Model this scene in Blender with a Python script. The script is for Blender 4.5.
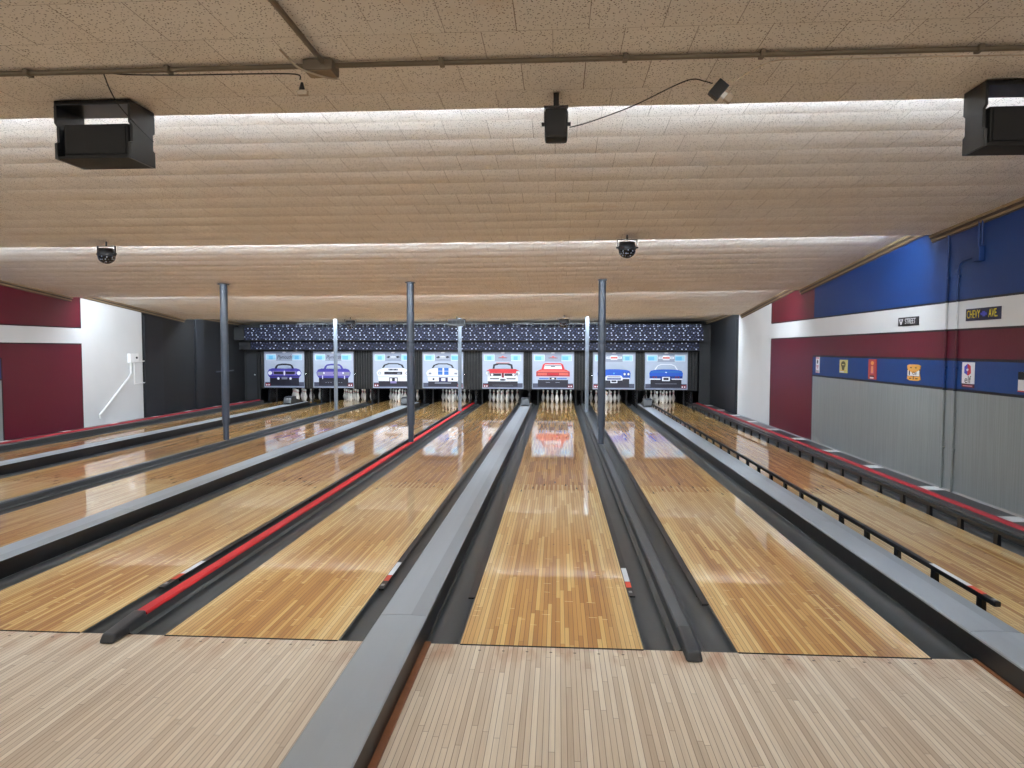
import bpy, bmesh, math, random
from mathutils import Vector, Matrix
random.seed(7)
for o in list(bpy.data.objects): bpy.data.objects.remove(o)
S = bpy.context.scene
COL = S.collection

# ------------------------------------------------------------------ camera
YAW, PITCH, ROLL, FPX = -0.06660, 0.05001, -0.00198, 690.75
CAM = Vector((0.0324, -3.911, 1.712))
cam_d = bpy.data.cameras.new('camera'); cam = bpy.data.objects.new('camera', cam_d); COL.objects.link(cam)
fw = Vector((math.sin(YAW)*math.cos(PITCH), math.cos(YAW)*math.cos(PITCH), -math.sin(PITCH)))
rt = Vector((math.cos(YAW), -math.sin(YAW), 0)); up = rt.cross(fw)
r2 = rt*math.cos(ROLL)-up*math.sin(ROLL); u2 = up*math.cos(ROLL)+rt*math.sin(ROLL)
cam.matrix_world = Matrix(((r2.x, u2.x, -fw.x, CAM.x), (r2.y, u2.y, -fw.y, CAM.y), (r2.z, u2.z, -fw.z, CAM.z), (0, 0, 0, 1)))
cam_d.sensor_width = 36; cam_d.lens = 36*FPX/1024; cam_d.clip_end = 100; cam_d.clip_start = 0.05
S.camera = cam

# ------------------------------------------------------------------ world, view, lamp power
w = bpy.data.worlds.new('world'); S.world = w; w.use_nodes = True
w.node_tree.nodes['Background'].inputs[0].default_value = (0.9, 0.95, 1, 1)
w.node_tree.nodes['Background'].inputs[1].default_value = 0.05
S.view_settings.view_transform = 'Standard'; S.view_settings.look = 'None'
S.view_settings.gamma = 1; S.view_settings.use_curve_mapping = False
S.view_settings.exposure = 0.52
TUBE = 118.0          # emission strength of the tubes behind the ceiling steps
TUBE_FAR = 185.0     # the three farther rows
TUBE_REAR = 27.0     # tubes over the seating behind the camera
TUBE_PIT = 34.0       # pin deck tubes
TUBE_FRONT = 8.0     # short battens washing the patterned fascia

# ------------------------------------------------------------------ node helpers
def srgb(r, g, b):
    f = lambda c: (c/255/12.92) if c/255 <= 0.04045 else ((c/255+0.055)/1.055)**2.4
    return (f(r), f(g), f(b), 1)
class NT:
    def __init__(s, name):
        s.m = bpy.data.materials.new(name); s.m.use_nodes = True; s.t = s.m.node_tree
        s.b = s.t.nodes['Principled BSDF']
    def n(s, typ, **kw):
        x = s.t.nodes.new(typ)
        for k, v in kw.items(): setattr(x, k, v)
        return x
    def put(s, sock, v):
        if v is None: return
        if hasattr(v, 'links') or isinstance(v, bpy.types.NodeSocket): s.t.links.new(v, sock)
        else: sock.default_value = v
    def math(s, op, a, b=None, c=None, clamp=False):
        x = s.n('ShaderNodeMath', operation=op); x.use_clamp = clamp
        s.put(x.inputs[0], a); s.put(x.inputs[1], b); s.put(x.inputs[2], c); return x.outputs[0]
    def mix(s, f, a, b, mode='MIX'):
        x = s.n('ShaderNodeMix', data_type='RGBA', blend_type=mode); x.clamp_factor = True
        s.put(x.inputs[0], f); s.put(x.inputs[6], a); s.put(x.inputs[7], b); return x.outputs[2]
    def comb(s, x=0., y=0., z=0.):
        c = s.n('ShaderNodeCombineXYZ'); s.put(c.inputs[0], x); s.put(c.inputs[1], y); s.put(c.inputs[2], z); return c.outputs[0]
    def sep(s, v):
        c = s.n('ShaderNodeSeparateXYZ'); s.put(c.inputs[0], v); return c.outputs
    def white(s, v):
        x = s.n('ShaderNodeTexWhiteNoise', noise_dimensions='3D'); s.put(x.inputs['Vector'], v); return x.outputs['Value']
    def noise(s, v, scale=1., detail=2., rough=.5):
        x = s.n('ShaderNodeTexNoise'); s.put(x.inputs['Vector'], v); x.inputs['Scale'].default_value = scale
        x.inputs['Detail'].default_value = detail; x.inputs['Roughness'].default_value = rough; return x.outputs['Fac']
    def ramp(s, f, pts, interp='LINEAR'):
        x = s.n('ShaderNodeValToRGB'); cr = x.color_ramp; cr.interpolation = interp
        while len(cr.elements) < len(pts): cr.elements.new(0.5)
        for e, (p, c) in zip(cr.elements, pts): e.position = p; e.color = c
        s.put(x.inputs[0], f); return x.outputs[0]
    def step(s, v, a, b):   # smoothstep-like 0..1 between a and b
        x = s.n('ShaderNodeMapRange', interpolation_type='SMOOTHSTEP'); s.put(x.inputs[0], v)
        x.inputs[1].default_value = a; x.inputs[2].default_value = b; return x.outputs[0]
    def bump(s, h, strength=.3, dist=.01):
        x = s.n('ShaderNodeBump'); s.put(x.inputs['Height'], h); x.inputs['Strength'].default_value = strength
        x.inputs['Distance'].default_value = dist; s.t.links.new(x.outputs[0], s.b.inputs['Normal'])
    def pos(s): return s.n('ShaderNodeNewGeometry').outputs['Position']
    def obj(s): return s.n('ShaderNodeTexCoord').outputs['Object']
_mats = {}
def mat(name, col, rough=.5, metal=0., vary=.06, scale=6., coat=0., coat_rough=.05, spec=.5, bump=0., bscale=60.):
    if name in _mats: return _mats[name]
    t = NT(name); P = t.pos()
    n = t.noise(P, scale, 3.)
    dark = tuple(c*(1-vary*1.6) for c in col[:3])+(1,); light = tuple(min(1, c*(1+vary)) for c in col[:3])+(1,)
    t.put(t.b.inputs['Base Color'], t.mix(n, dark, light))
    t.b.inputs['Roughness'].default_value = rough; t.b.inputs['Metallic'].default_value = metal
    t.b.inputs['Coat Weight'].default_value = coat; t.b.inputs['Coat Roughness'].default_value = coat_rough
    t.b.inputs['Specular IOR Level'].default_value = spec
    if bump: t.bump(t.noise(P, bscale, 3.), bump, .004)
    _mats[name] = t.m; return t.m
def emit(name, col, strength):
    if name in _mats: return _mats[name]
    t = NT(name); t.b.inputs['Base Color'].default_value = (.8, .8, .8, 1)
    t.b.inputs['Emission Color'].default_value = col; t.b.inputs['Emission Strength'].default_value = strength
    _mats[name] = t.m; return t.m

# ---- wood
BW = 1.0541/39
LC_X = [-8.515, -6.734, -5.148, -3.367, -1.781, 0., 1.586, 3.367]
def wood(name, cols, W=BW, L=1.1, line=.75, gloss=.06, base_rough=.45, lane=False, coat=1.0, lw=.06):
    t = NT(name); P = t.pos(); O = t.obj()
    px, py, pz = t.sep(P)[:3]
    ox = t.sep(O)[0]
    src = ox if lane else px
    u = t.math('DIVIDE', t.math('ADD', src, 20*W*39), W)
    bx = t.math('FLOOR', u); fx = t.math('FRACT', u)
    lid = t.math('FLOOR', t.math('DIVIDE', t.math('ADD', px, 100.), .9)) if lane else 0.
    # per-lane id: board index hashed with a coarse world index of the lane centre
    if lane:
        oi = t.n('ShaderNodeObjectInfo'); lid = t.math('MULTIPLY', oi.outputs['Random'], 97.)
    r1 = t.white(t.comb(bx, lid, 3.))
    v = t.math('ADD', t.math('DIVIDE', py, L), t.math('MULTIPLY', r1, 13.))
    by = t.math('FLOOR', v); fy = t.math('FRACT', v)
    r2_ = t.white(t.comb(bx, by, t.math('ADD', lid, 5.)))
    grain = t.noise(t.comb(t.math('MULTIPLY', px, 90.), t.math('MULTIPLY', py, 3.5), r2_), 1., 4., .6)
    col = t.ramp(r2_, cols)
    if lane:
        ax = t.math('ABSOLUTE', ox)
        edge = t.step(ax, .33, .42)                       # outer boards stay pale maple
        # nearer than the splice: maple, beyond: pine
        off = t.math('MULTIPLY', t.math('MODULO', bx, 2.), .34)
        yy = t.math('SUBTRACT', py, off)
        pine = t.math('GREATER_THAN', yy, 4.45)
        mid = t.math('MULTIPLY', t.step(py, 1.9, 3.2), t.math('SUBTRACT', 1., pine))
        pale = t.ramp(r2_, [(0, srgb(204, 162, 108)), (.5, srgb(220, 184, 130)), (1, srgb(230, 200, 150))])
        col = t.mix(t.math('MULTIPLY', mid, .8), col, pale)
        pineC = t.ramp(r2_, [(0, srgb(158, 104, 52)), (.5, srgb(190, 134, 70)), (1, srgb(208, 160, 92))])
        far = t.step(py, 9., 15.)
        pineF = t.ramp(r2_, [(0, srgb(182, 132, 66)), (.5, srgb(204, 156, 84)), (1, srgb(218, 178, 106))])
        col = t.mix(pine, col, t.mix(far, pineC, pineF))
        ed = t.ramp(r2_, [(0, srgb(206, 162, 98)), (.6, srgb(222, 184, 120)), (1, srgb(232, 202, 142))])
        col = t.mix(t.math('MULTIPLY', edge, t.math('SUBTRACT', 1., t.math('MULTIPLY', pine, .55))), col, ed)
    else:
        # brown scuffs just in front of every foul line
        s1 = t.noise(t.comb(t.math('MULTIPLY', px, 9.), t.math('MULTIPLY', py, 2.5), 1.), 1., 3.)
        near = t.step(py, -.4, -.03)
        col = t.mix(t.math('MULTIPLY', t.math('MULTIPLY', near, t.step(s1, .44, .66)), .75), col, srgb(160, 112, 74))
        big = t.noise(t.comb(t.math('MULTIPLY', px, .9), t.math('MULTIPLY', py, .5), 4.), 1., 3.)
        col = t.mix(t.math('MULTIPLY', t.step(big, .4, .75), .35), col, srgb(226, 208, 186))
    col = t.mix(t.math('MULTIPLY', t.step(grain, .35, .75), .28), col, t.mix(.5, col, (0.12, .06, .03, 1)))
    # dark joints, strength varies by board
    dl = t.math('MINIMUM', fx, t.math('SUBTRACT', 1., fx))
    jn = t.math('SUBTRACT', 1., t.step(dl, lw*.35, lw))
    jr = t.math('ADD', .25, t.math('MULTIPLY', t.noise(t.comb(t.math('MULTIPLY', bx, 7.3), t.math('MULTIPLY', py, .8), 0.), 1., 1.), .9))
    de = t.math('MULTIPLY', t.math('MINIMUM', fy, t.math('SUBTRACT', 1., fy)), L)
    je = t.math('SUBTRACT', 1., t.step(de, .0008, .0022))
    jm = t.math('MULTIPLY', t.math('MAXIMUM', t.math('MULTIPLY', jn, jr), t.math('MULTIPLY', je, .7)), line, clamp=True)
    col = t.mix(jm, col, srgb(66, 36, 16))
    if lane:
        # pale crosswise nicks where balls land
        c1 = t.math('DIVIDE', px, .075); c2 = t.math('DIVIDE', t.math('ADD', py, t.math('MULTIPLY', px, .1)), .085)
        rr = t.white(t.comb(t.math('FLOOR', c1), t.math('FLOOR', c2), 9.))
        rr2 = t.white(t.comb(t.math('FLOOR', c1), t.math('FLOOR', c2), 19.))
        f1 = t.math('FRACT', c1); f2 = t.math('FRACT', c2)
        on = t.math('MULTIPLY', t.math('GREATER_THAN', rr, .9),
             t.math('MULTIPLY', t.math('LESS_THAN', t.math('ABSOLUTE', t.math('SUBTRACT', f1, .5)), t.math('ADD', .12, t.math('MULTIPLY', rr2, .28))),
                    t.math('LESS_THAN', t.math('ABSOLUTE', t.math('SUBTRACT', f2, t.math('ADD', .3, t.math('MULTIPLY', rr2, .4)))), .035)))
        zone = t.math('MULTIPLY', t.step(py, .05, .4), t.math('SUBTRACT', 1., t.step(py, 1.3, 2.6)))
        col = t.mix(t.math('MULTIPLY', t.math('MULTIPLY', on, zone), .8), col, srgb(250, 226, 170))
    if lane:    # aiming darts and small dots inlaid in the boards
        q = t.math('ROUND', t.math('DIVIDE', ox, 5*BW)); dx = t.math('ABSOLUTE', t.math('SUBTRACT', ox, t.math('MULTIPLY', q, 5*BW)))
        yc = t.math('SUBTRACT', 4.91, t.math('MULTIPLY', t.math('ABSOLUTE', q), .19))
        tt = t.math('DIVIDE', t.math('SUBTRACT', py, yc), .15)
        dart = t.math('MULTIPLY', t.math('GREATER_THAN', tt, 0.), t.math('LESS_THAN', dx, t.math('MULTIPLY', .014, t.math('SUBTRACT', 1., tt))))
        dd = t.math('ADD', t.math('POWER', dx, 2.), t.math('POWER', t.math('SUBTRACT', py, 2.1), 2.))
        dart = t.math('MAXIMUM', dart, t.math('LESS_THAN', dd, .00007))
        col = t.mix(t.math('MULTIPLY', dart, .85), col, srgb(40, 28, 22))
    else:
        m_ = 0.
        for lc in LC_X:
            a_ = t.math('SUBTRACT', px, lc); q = t.math('ROUND', t.math('DIVIDE', a_, 5*BW)); dx = t.math('SUBTRACT', a_, t.math('MULTIPLY', q, 5*BW))
            dd = t.math('ADD', t.math('POWER', t.math('ABSOLUTE', dx), 2.), t.math('POWER', t.math('ABSOLUTE', t.math('SUBTRACT', py, -.07)), 2.))
            m_ = t.math('MAXIMUM', m_, t.math('MULTIPLY', t.math('LESS_THAN', dd, .00007), t.math('LESS_THAN', t.math('ABSOLUTE', a_), .45)))
        col = t.mix(t.math('MULTIPLY', m_, .85), col, srgb(60, 40, 30))
    t.put(t.b.inputs['Base Color'], col)
    t.b.inputs['Roughness'].default_value = base_rough
    t.b.inputs['Coat Weight'].default_value = coat; t.b.inputs['Coat Roughness'].default_value = gloss
    t.b.inputs['Coat IOR'].default_value = 1.62 if lane else 1.5
    h = t.noise(t.comb(t.math('MULTIPLY', px, 30.), t.math('MULTIPLY', py, 1.5), 0.), 1., 2.)
    x = t.n('ShaderNodeBump'); t.put(x.inputs['Height'], t.math('ADD', h, t.math('MULTIPLY', r2_, .35)))
    x.inputs['Strength'].default_value = .03; x.inputs['Distance'].default_value = .003
    t.t.links.new(x.outputs[0], t.b.inputs['Coat Normal'])
    return t.m
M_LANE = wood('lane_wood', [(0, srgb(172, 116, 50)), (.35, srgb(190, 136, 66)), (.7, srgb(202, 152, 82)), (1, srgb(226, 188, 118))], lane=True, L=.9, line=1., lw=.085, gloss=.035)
M_APPR = wood('approach_wood', [(0, srgb(186, 166, 142)), (.4, srgb(204, 187, 164)), (.8, srgb(213, 198, 176)), (1, srgb(224, 212, 192))],
              L=1.2, line=1., gloss=.35, base_rough=.5, coat=.35, lw=.075)

# ---- ceiling tile
def ceil_mat():
    t = NT('acoustic_tile'); P = t.pos(); px, py, pz = t.sep(P)[:3]
    TX, TY = .325, .36
    row = t.math('FLOOR', t.math('DIVIDE', t.math('ADD', py, 36.), TY))
    u = t.math('ADD', t.math('DIVIDE', px, TX), t.math('MULTIPLY', t.math('MODULO', row, 2.), .5))
    fx = t.math('FRACT', u); fy = t.math('FRACT', t.math('DIVIDE', t.math('ADD', py, 36.), TY))
    tid = t.white(t.comb(t.math('FLOOR', u), row, 1.))
    col = t.mix(tid, srgb(224, 217, 208), srgb(230, 224, 216))
    # fissures
    vo = t.n('ShaderNodeTexVoronoi'); t.put(vo.inputs['Vector'], P); vo.inputs['Scale'].default_value = 72.
    vo.inputs['Randomness'].default_value = .9
    nz = t.noise(P, 30., 2.)
    dots = t.math('SUBTRACT', 1., t.step(t.math('SUBTRACT', vo.outputs['Distance'], t.math('MULTIPLY', nz, .22)), .08, .19))
    col = t.mix(t.math('MULTIPLY', dots, .85), col, srgb(84, 62, 42))
    dx = t.math('MULTIPLY', t.math('MINIMUM', fx, t.math('SUBTRACT', 1., fx)), TX)
    dy = t.math('MULTIPLY', t.math('MINIMUM', fy, t.math('SUBTRACT', 1., fy)), TY)
    j = t.math('SUBTRACT', 1., t.step(t.math('MINIMUM', dx, t.math('MULTIPLY', dy, 1.4)), .001, .0032))
    jr = t.math('MULTIPLY', j, t.math('ADD', .25, t.math('MULTIPLY', t.white(t.comb(t.math('FLOOR', u), row, 8.)), .6)))
    col = t.mix(jr, col, srgb(96, 74, 54))
    # water stains in a few places and a tan age tone
    st = t.noise(t.comb(t.math('MULTIPLY', px, .8), t.math('MULTIPLY', py, 1.3), 2.), 1., 5., .7)
    col = t.mix(t.math('MULTIPLY', t.step(st, .62, .76), .3), col, srgb(190, 150, 104))
    s3 = t.noise(t.comb(t.math('MULTIPLY', px, .25), t.math('MULTIPLY', py, 3.), 2.), 1., 3., .6)
    col = t.mix(t.math('MULTIPLY', t.step(s3, .4, .7), .18), col, srgb(206, 184, 156))
    t.put(t.b.inputs['Base Color'], col); t.b.inputs['Roughness'].default_value = .85
    t.b.inputs['Specular IOR Level'].default_value = .2
    t.bump(t.math('MULTIPLY', dots, -1.), .25, .004)
    return t.m
M_CEIL = ceil_mat()

# ---- painted walls
def paint(name, col, rough=.45, streak=0.):
    t = NT(name); P = t.pos(); px, py, pz = t.sep(P)[:3]
    n = t.noise(P, 1.6, 4.)
    d = tuple(c*.86 for c in col[:3])+(1,)
    c = t.mix(t.math('MULTIPLY', n, .8), col, d)
    if streak:
        s = t.noise(t.comb(px, t.math('MULTIPLY', py, 55.), t.math('MULTIPLY', pz, 1.2)), 1., 3., .6)
        c = t.mix(t.math('MULTIPLY', t.step(s, .35, .7), streak), c, tuple(min(1, k*1.5) for k in col[:3])+(1,))
    t.put(t.b.inputs['Base Color'], c); t.b.inputs['Roughness'].default_value = rough
    t.bump(t.noise(P, 28., 3.), .25, .004)
    return t.m
P_BLUE = paint('blue_wall_paint', srgb(6, 50, 110), .5)
P_STRIPE = paint('blue_stripe_paint', srgb(12, 58, 120), .45)
P_MAR = paint('maroon_wall_paint', srgb(88, 14, 32), .42)
P_WHITE = paint('white_wall_paint', srgb(216, 217, 217), .5)
P_GREY = paint('grey_panel_paint', srgb(134, 139, 138), .32, .3)
P_LINE = paint('black_line_paint', srgb(18, 16, 24), .4)
P_BLACK = paint('black_wall_paint', srgb(11, 12, 15), .6)
P_BLACK2 = paint('charcoal_wall_paint', srgb(19, 22, 28), .6)
P_REAR = paint('cream_wall_paint', srgb(210, 200, 184), .6)

M_GUT = mat('gutter_plastic', srgb(56, 59, 60), .38, vary=.12, scale=3., bump=.05)
M_RIDGE = mat('divider_grey_plastic', srgb(72, 76, 80), .36, vary=.1, scale=4.)
M_DARK = mat('charcoal_plastic', srgb(48, 50, 54), .38, vary=.1)
M_BLACK = mat('black_satin', srgb(19, 20, 23), .35, vary=.15)
M_MATTE = mat('black_matte', srgb(10, 11, 13), .7, vary=.15)
M_RED = mat('red_enamel', srgb(196, 18, 30), .45, vary=.05)
M_MARRAIL = mat('dull_red_enamel', srgb(158, 22, 40), .45, vary=.06)
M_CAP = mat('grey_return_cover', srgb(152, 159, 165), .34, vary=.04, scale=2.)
M_CAP2 = mat('grey_return_cover_shaded', srgb(138, 144, 149), .34, vary=.04, scale=2.)  # darker copy of the cover grey: shading of the right slope painted in
M_STRIPW = mat('brown_strip_wood', srgb(134, 82, 48), .5, vary=.2, scale=20.)
M_WHITE = mat('white_plastic', srgb(232, 232, 232), .4, vary=.03)
M_LABEL = mat('white_sticker', srgb(222, 224, 226), .4, vary=.03)
M_ORANGE = mat('orange_red_sticker', srgb(206, 70, 42), .4, vary=.05)
M_POLE = mat('slate_pole_paint', srgb(58, 65, 76), .35, vary=.06)
M_POLEL = mat('pale_grey_pole_paint', srgb(112, 121, 132), .6, vary=.06)
M_CONDUIT = mat('aged_steel_conduit', srgb(104, 92, 76), .5, .3, vary=.15)
M_TRIMT = mat('tan_moulding', srgb(140, 118, 90), .6, vary=.1)
M_TRIMB = mat('dark_moulding', srgb(70, 56, 44), .6, vary=.1)
M_LEDGE = mat('dark_ledge_floor', srgb(52, 54, 58), .3, vary=.1)
M_STEEL = mat('brushed_steel', srgb(170, 172, 176), .35, .6, vary=.08)
M_CABLE = mat('black_cable_rubber', srgb(28, 24, 24), .6)
M_CABLEW = mat('beige_cable', srgb(176, 160, 140), .6)
M_CONC = mat('subfloor_concrete', srgb(44, 42, 40), .9)

# ------------------------------------------------------------------ mesh builder
class MB:
    def __init__(s): s.v = []; s.f = []; s.mi = []; s.mats = []
    def mid(s, m):
        if m not in s.mats: s.mats.append(m)
        return s.mats.index(m)
    def face(s, pts, m):
        b = len(s.v); s.v += [tuple(p) for p in pts]; s.f.append(tuple(range(b, b+len(pts)))); s.mi.append(s.mid(m))
    def add(s, vs, fs, m):
        b = len(s.v); s.v += [tuple(p) for p in vs]; k = s.mid(m)
        for f in fs: s.f.append(tuple(b+i for i in f)); s.mi.append(k)
    def box(s, x0, x1, y0, y1, z0, z1, m, bev=0.):
        if bev > 0:
            bm = bmesh.new(); bmesh.ops.create_cube(bm, size=1)
            for v in bm.verts: v.co = Vector(((x0+x1)/2+v.co.x*(x1-x0), (y0+y1)/2+v.co.y*(y1-y0), (z0+z1)/2+v.co.z*(z1-z0)))
            bmesh.ops.bevel(bm, geom=list(bm.edges), offset=bev, segments=2, profile=.6, affect='EDGES')
            s.frombm(bm, m); return
        V = [(x, y, z) for z in (z0, z1) for y in (y0, y1) for x in (x0, x1)]
        s.add(V, [(0, 2, 3, 1), (4, 5, 7, 6), (0, 1, 5, 4), (2, 6, 7, 3), (0, 4, 6, 2), (1, 3, 7, 5)], m)
    def frombm(s, bm, m):
        bm.verts.ensure_lookup_table(); bm.verts.index_update()
        s.add([v.co[:] for v in bm.verts], [tuple(v.index for v in f.verts) for f in bm.faces], m); bm.free()
    def prism(s, prof, y0, y1, m, axis='Y', ms=None):
        # prof: (x,z) closed polygon, extruded along Y (or along X with prof (y,z), or Z with (x,y))
        P = {'Y': lambda a, b, t: (a, t, b), 'X': lambda a, b, t: (t, a, b), 'Z': lambda a, b, t: (a, b, t)}[axis]
        n = len(prof); V = [P(a, b, y0) for a, b in prof]+[P(a, b, y1) for a, b in prof]
        b0 = len(s.v); s.v += V
        for i in range(n):
            j = (i+1) % n; s.f.append((b0+i, b0+j, b0+n+j, b0+n+i)); s.mi.append(s.mid(ms[i] if ms else m))
        s.f.append(tuple(b0+i for i in range(n))[::-1]); s.mi.append(s.mid(m))
        s.f.append(tuple(b0+n+i for i in range(n))); s.mi.append(s.mid(m))
    def tube(s, pts, r, m, n=10, caps=True):
        pts = [Vector(p) for p in pts]; rings = []
        up = Vector((0, 0, 1)); b0 = len(s.v); k = s.mid(m)
        for i, p in enumerate(pts):
            a = pts[max(0, i-1)]; c = pts[min(len(pts)-1, i+1)]; d = (c-a).normalized()
            ref = up if abs(d.dot(up)) < .95 else Vector((1, 0, 0))
            e1 = d.cross(ref).normalized(); e2 = d.cross(e1)
            rr = r[i] if isinstance(r, (list, tuple)) else r
            for q in range(n):
                t = 2*math.pi*q/n; s.v.append(tuple(p+(e1*math.cos(t)+e2*math.sin(t))*rr))
        for i in range(len(pts)-1):
            for q in range(n):
                q2 = (q+1) % n; s.f.append((b0+i*n+q, b0+i*n+q2, b0+(i+1)*n+q2, b0+(i+1)*n+q)); s.mi.append(k)
        if caps:
            s.f.append(tuple(b0+q for q in range(n))[::-1]); s.mi.append(k)
            s.f.append(tuple(b0+(len(pts)-1)*n+q for q in range(n))); s.mi.append(k)
    def lathe(s, prof, m, n=20, c=(0, 0, 0)):
        b0 = len(s.v); k = s.mid(m)
        for r, z in prof:
            for q in range(n):
                t = 2*math.pi*q/n; s.v.append((c[0]+r*math.cos(t), c[1]+r*math.sin(t), c[2]+z))
        for i in range(len(prof)-1):
            for q in range(n):
                q2 = (q+1) % n; s.f.append((b0+i*n+q, b0+i*n+q2, b0+(i+1)*n+q2, b0+(i+1)*n+q)); s.mi.append(k)
        s.f.append(tuple(b0+q for q in range(n))[::-1]); s.mi.append(k)
        s.f.append(tuple(b0+(len(prof)-1)*n+q for q in range(n))); s.mi.append(k)
    def build(s, name, parent=None, loc=(0, 0, 0), smooth=False, fix=True):
        me = bpy.data.meshes.new(name); me.from_pydata(s.v, [], s.f)
        for m in s.mats: me.materials.append(m)
        me.polygons.foreach_set('material_index', s.mi)
        if fix:
            bm = bmesh.new(); bm.from_mesh(me); bmesh.ops.recalc_face_normals(bm, faces=bm.faces); bm.to_mesh(me); bm.free()
        if smooth:
            me.polygons.foreach_set('use_smooth', [True]*len(me.polygons))
            try: me.set_sharp_from_angle(angle=math.radians(38))
            except Exception: pass
        me.update(); o = bpy.data.objects.new(name, me); COL.objects.link(o); o.location = loc
        if parent: o.parent = parent
        return o
def tag(o, label=None, cat=None, group=None, kind=None):
    if label: o['label'] = label
    if cat: o['category'] = cat
    if group: o['group'] = group
    if kind: o['kind'] = kind
    return o
def thing(name, label, cat, loc=(0, 0, 0), rz=0, group=None):
    o = bpy.data.objects.new(name, None); COL.objects.link(o); o.location = loc; o.rotation_euler = (0, 0, rz)
    o.empty_display_size = .1
    return tag(o, label, cat, group)
def struct(mb, name, **k): return tag(mb.build(name, **k), kind='structure')
def copy_tree(o, parent=None):
    c = o.copy(); COL.objects.link(c)
    if parent: c.parent = parent
    for ch in o.children: copy_tree(ch, c)
    return c
def text_mesh(txt, size, m, name, parent, mtx, depth=.0015, align='CENTER', sx=1., shear=0.):
    cu = bpy.data.curves.new(name, 'FONT'); cu.body = txt; cu.size = size; cu.extrude = depth/2; cu.align_x = align; cu.align_y = 'CENTER'
    cu.shear = shear
    to = bpy.data.objects.new(name+'_tmp', cu); COL.objects.link(to)
    bpy.context.view_layer.update()
    me = bpy.data.meshes.new_from_object(to.evaluated_get(bpy.context.evaluated_depsgraph_get()))
    bpy.data.objects.remove(to); bpy.data.curves.remove(cu)
    me.transform(mtx @ Matrix.Scale(sx, 4, Vector((1, 0, 0)))); me.materials.clear(); me.materials.append(m)
    o = bpy.data.objects.new(name, me); COL.objects.link(o)
    if parent: o.parent = parent
    return o

# ------------------------------------------------------------------ dimensions
XR, XL = 4.63, -9.88
P1, P2 = 1.781, 1.586
LC = {6: 0., 5: -P1, 4: -P1-P2, 3: -2*P1-P2, 2: -2*P1-2*P2, 1: -3*P1-2*P2, 7: P2, 8: P1+P2}
HW = 1.0541/2; LEN = 19.35; ZB = -.12
YB = 17.35      # plane of the masking units
REAR = -8.5
EDGE = [(.27, 3.15), (5.0, 3.13), (9.6, 2.86), (13.85, 2.60)]
BAYS = [(REAR, 3.15, .27, 3.15), (.27, 3.40, 5.0, 3.13), (5.0, 3.27, 9.6, 2.86), (9.6, 2.99, 13.85, 2.60), (13.85, 2.76, 17.9, 2.60)]
def ctilt(x, y):
    u = (XR-x)/(XR-XL); return (-.10*u-.03*math.sin(math.pi*u))*min(1, max(0, y/8))
LANE_SAY = {1: 'dark-roofed purple car screen', 2: 'rear-view purple car screen', 3: 'white car screen with black grille',
            4: 'blue-striped white car screen', 5: 'red front-view car screen', 6: 'red rear-view car screen',
            7: 'bright blue front-view car screen', 8: 'bright blue rear-view car screen'}

SHORT = {1: 'dark-roofed purple car', 2: 'rear-view purple car', 3: 'white car with black grille', 4: 'white blue-striped car', 5: 'red front-view car', 6: 'red rear-view car', 7: 'bright blue front-view car', 8: 'bright blue rear-view car'}

# ------------------------------------------------------------------ floor
b = MB()
b.box(XL, XR, REAR, 0, ZB-.1, -.003, M_APPR)
b.box(XL, XR, 0, 21.2, ZB-.1, ZB, M_CONC)
struct(b, 'floor')

# ------------------------------------------------------------------ ceiling
b = MB()
TY, TX = .36, .325
rnd = random.Random(3)
for bi, (ya, za, yb, zb) in enumerate(BAYS):
    rows = []; k = math.floor((ya+36)/TY)
    ys = [ya]; fr = []
    y = k*TY-36
    lst = []
    while y < yb:
        for q in (0, .12, .35, .65, .9, .985):
            yy = y+q*TY
            if ya <= yy <= yb: lst.append((yy, q, int(round((y+36)/TY))))
        y += TY
    lst = [(ya, ((ya+36)/TY) % 1, k)]+[l for l in lst if l[0] > ya+.004 and l[0] < yb-.004]+[(yb, ((yb+36)/TY) % 1, math.floor((yb+36)/TY))]
    nx = 60; xs = [XL+(XR-XL)*i/nx for i in range(nx+1)]
    sag = {}
    amp = .002 if bi == 0 else .0048
    base = len(b.v); kk = b.mid(M_CEIL)
    for (yy, q, r) in lst:
        for i, x in enumerate(xs):
            t = (yy-ya)/(yb-ya)
            key = (r, i//3)
            if key not in sag: sag[key] = rnd.uniform(.4, 1.5)
            s0 = sag[key]; key2 = (r, i//3+1)
            if key2 not in sag: sag[key2] = rnd.uniform(.4, 1.5)
            f = (i % 3)/3; sg = s0*(1-f)+sag[key2]*f
            z = za+(zb-za)*t+ctilt(x, yy)-amp*sg*4*q*(1-q)
            b.v.append((x, yy, z))
    n1 = nx+1
    for j in range(len(lst)-1):
        for i in range(nx):
            a = base+j*n1+i; b.f.append((a, a+n1, a+n1+1, a+1)); b.mi.append(kk)
    # drop edge facing away from the camera (the step up to the next bay)
    if bi < 4:
        zn = BAYS[bi+1][1]
        base2 = len(b.v)
        for x in xs: b.v.append((x, yb, zb+ctilt(x, yb)))
        for x in xs: b.v.append((x, yb, zn+.02+ctilt(x, yb)))
        for i in range(nx): b.f.append((base2+i, base2+i+1, base2+n1+i+1, base2+n1+i)); b.mi.append(kk)
    # upper skin
    base3 = len(b.v)
    b.v += [(XL, ya, za+.15), (XR, ya, za+.15), (XR, yb, za+.15), (XL, yb, za+.15)]
    b.f.append((base3, base3+1, base3+2, base3+3)); b.mi.append(kk)
struct(b, 'ceiling', smooth=False, fix=False)

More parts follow.
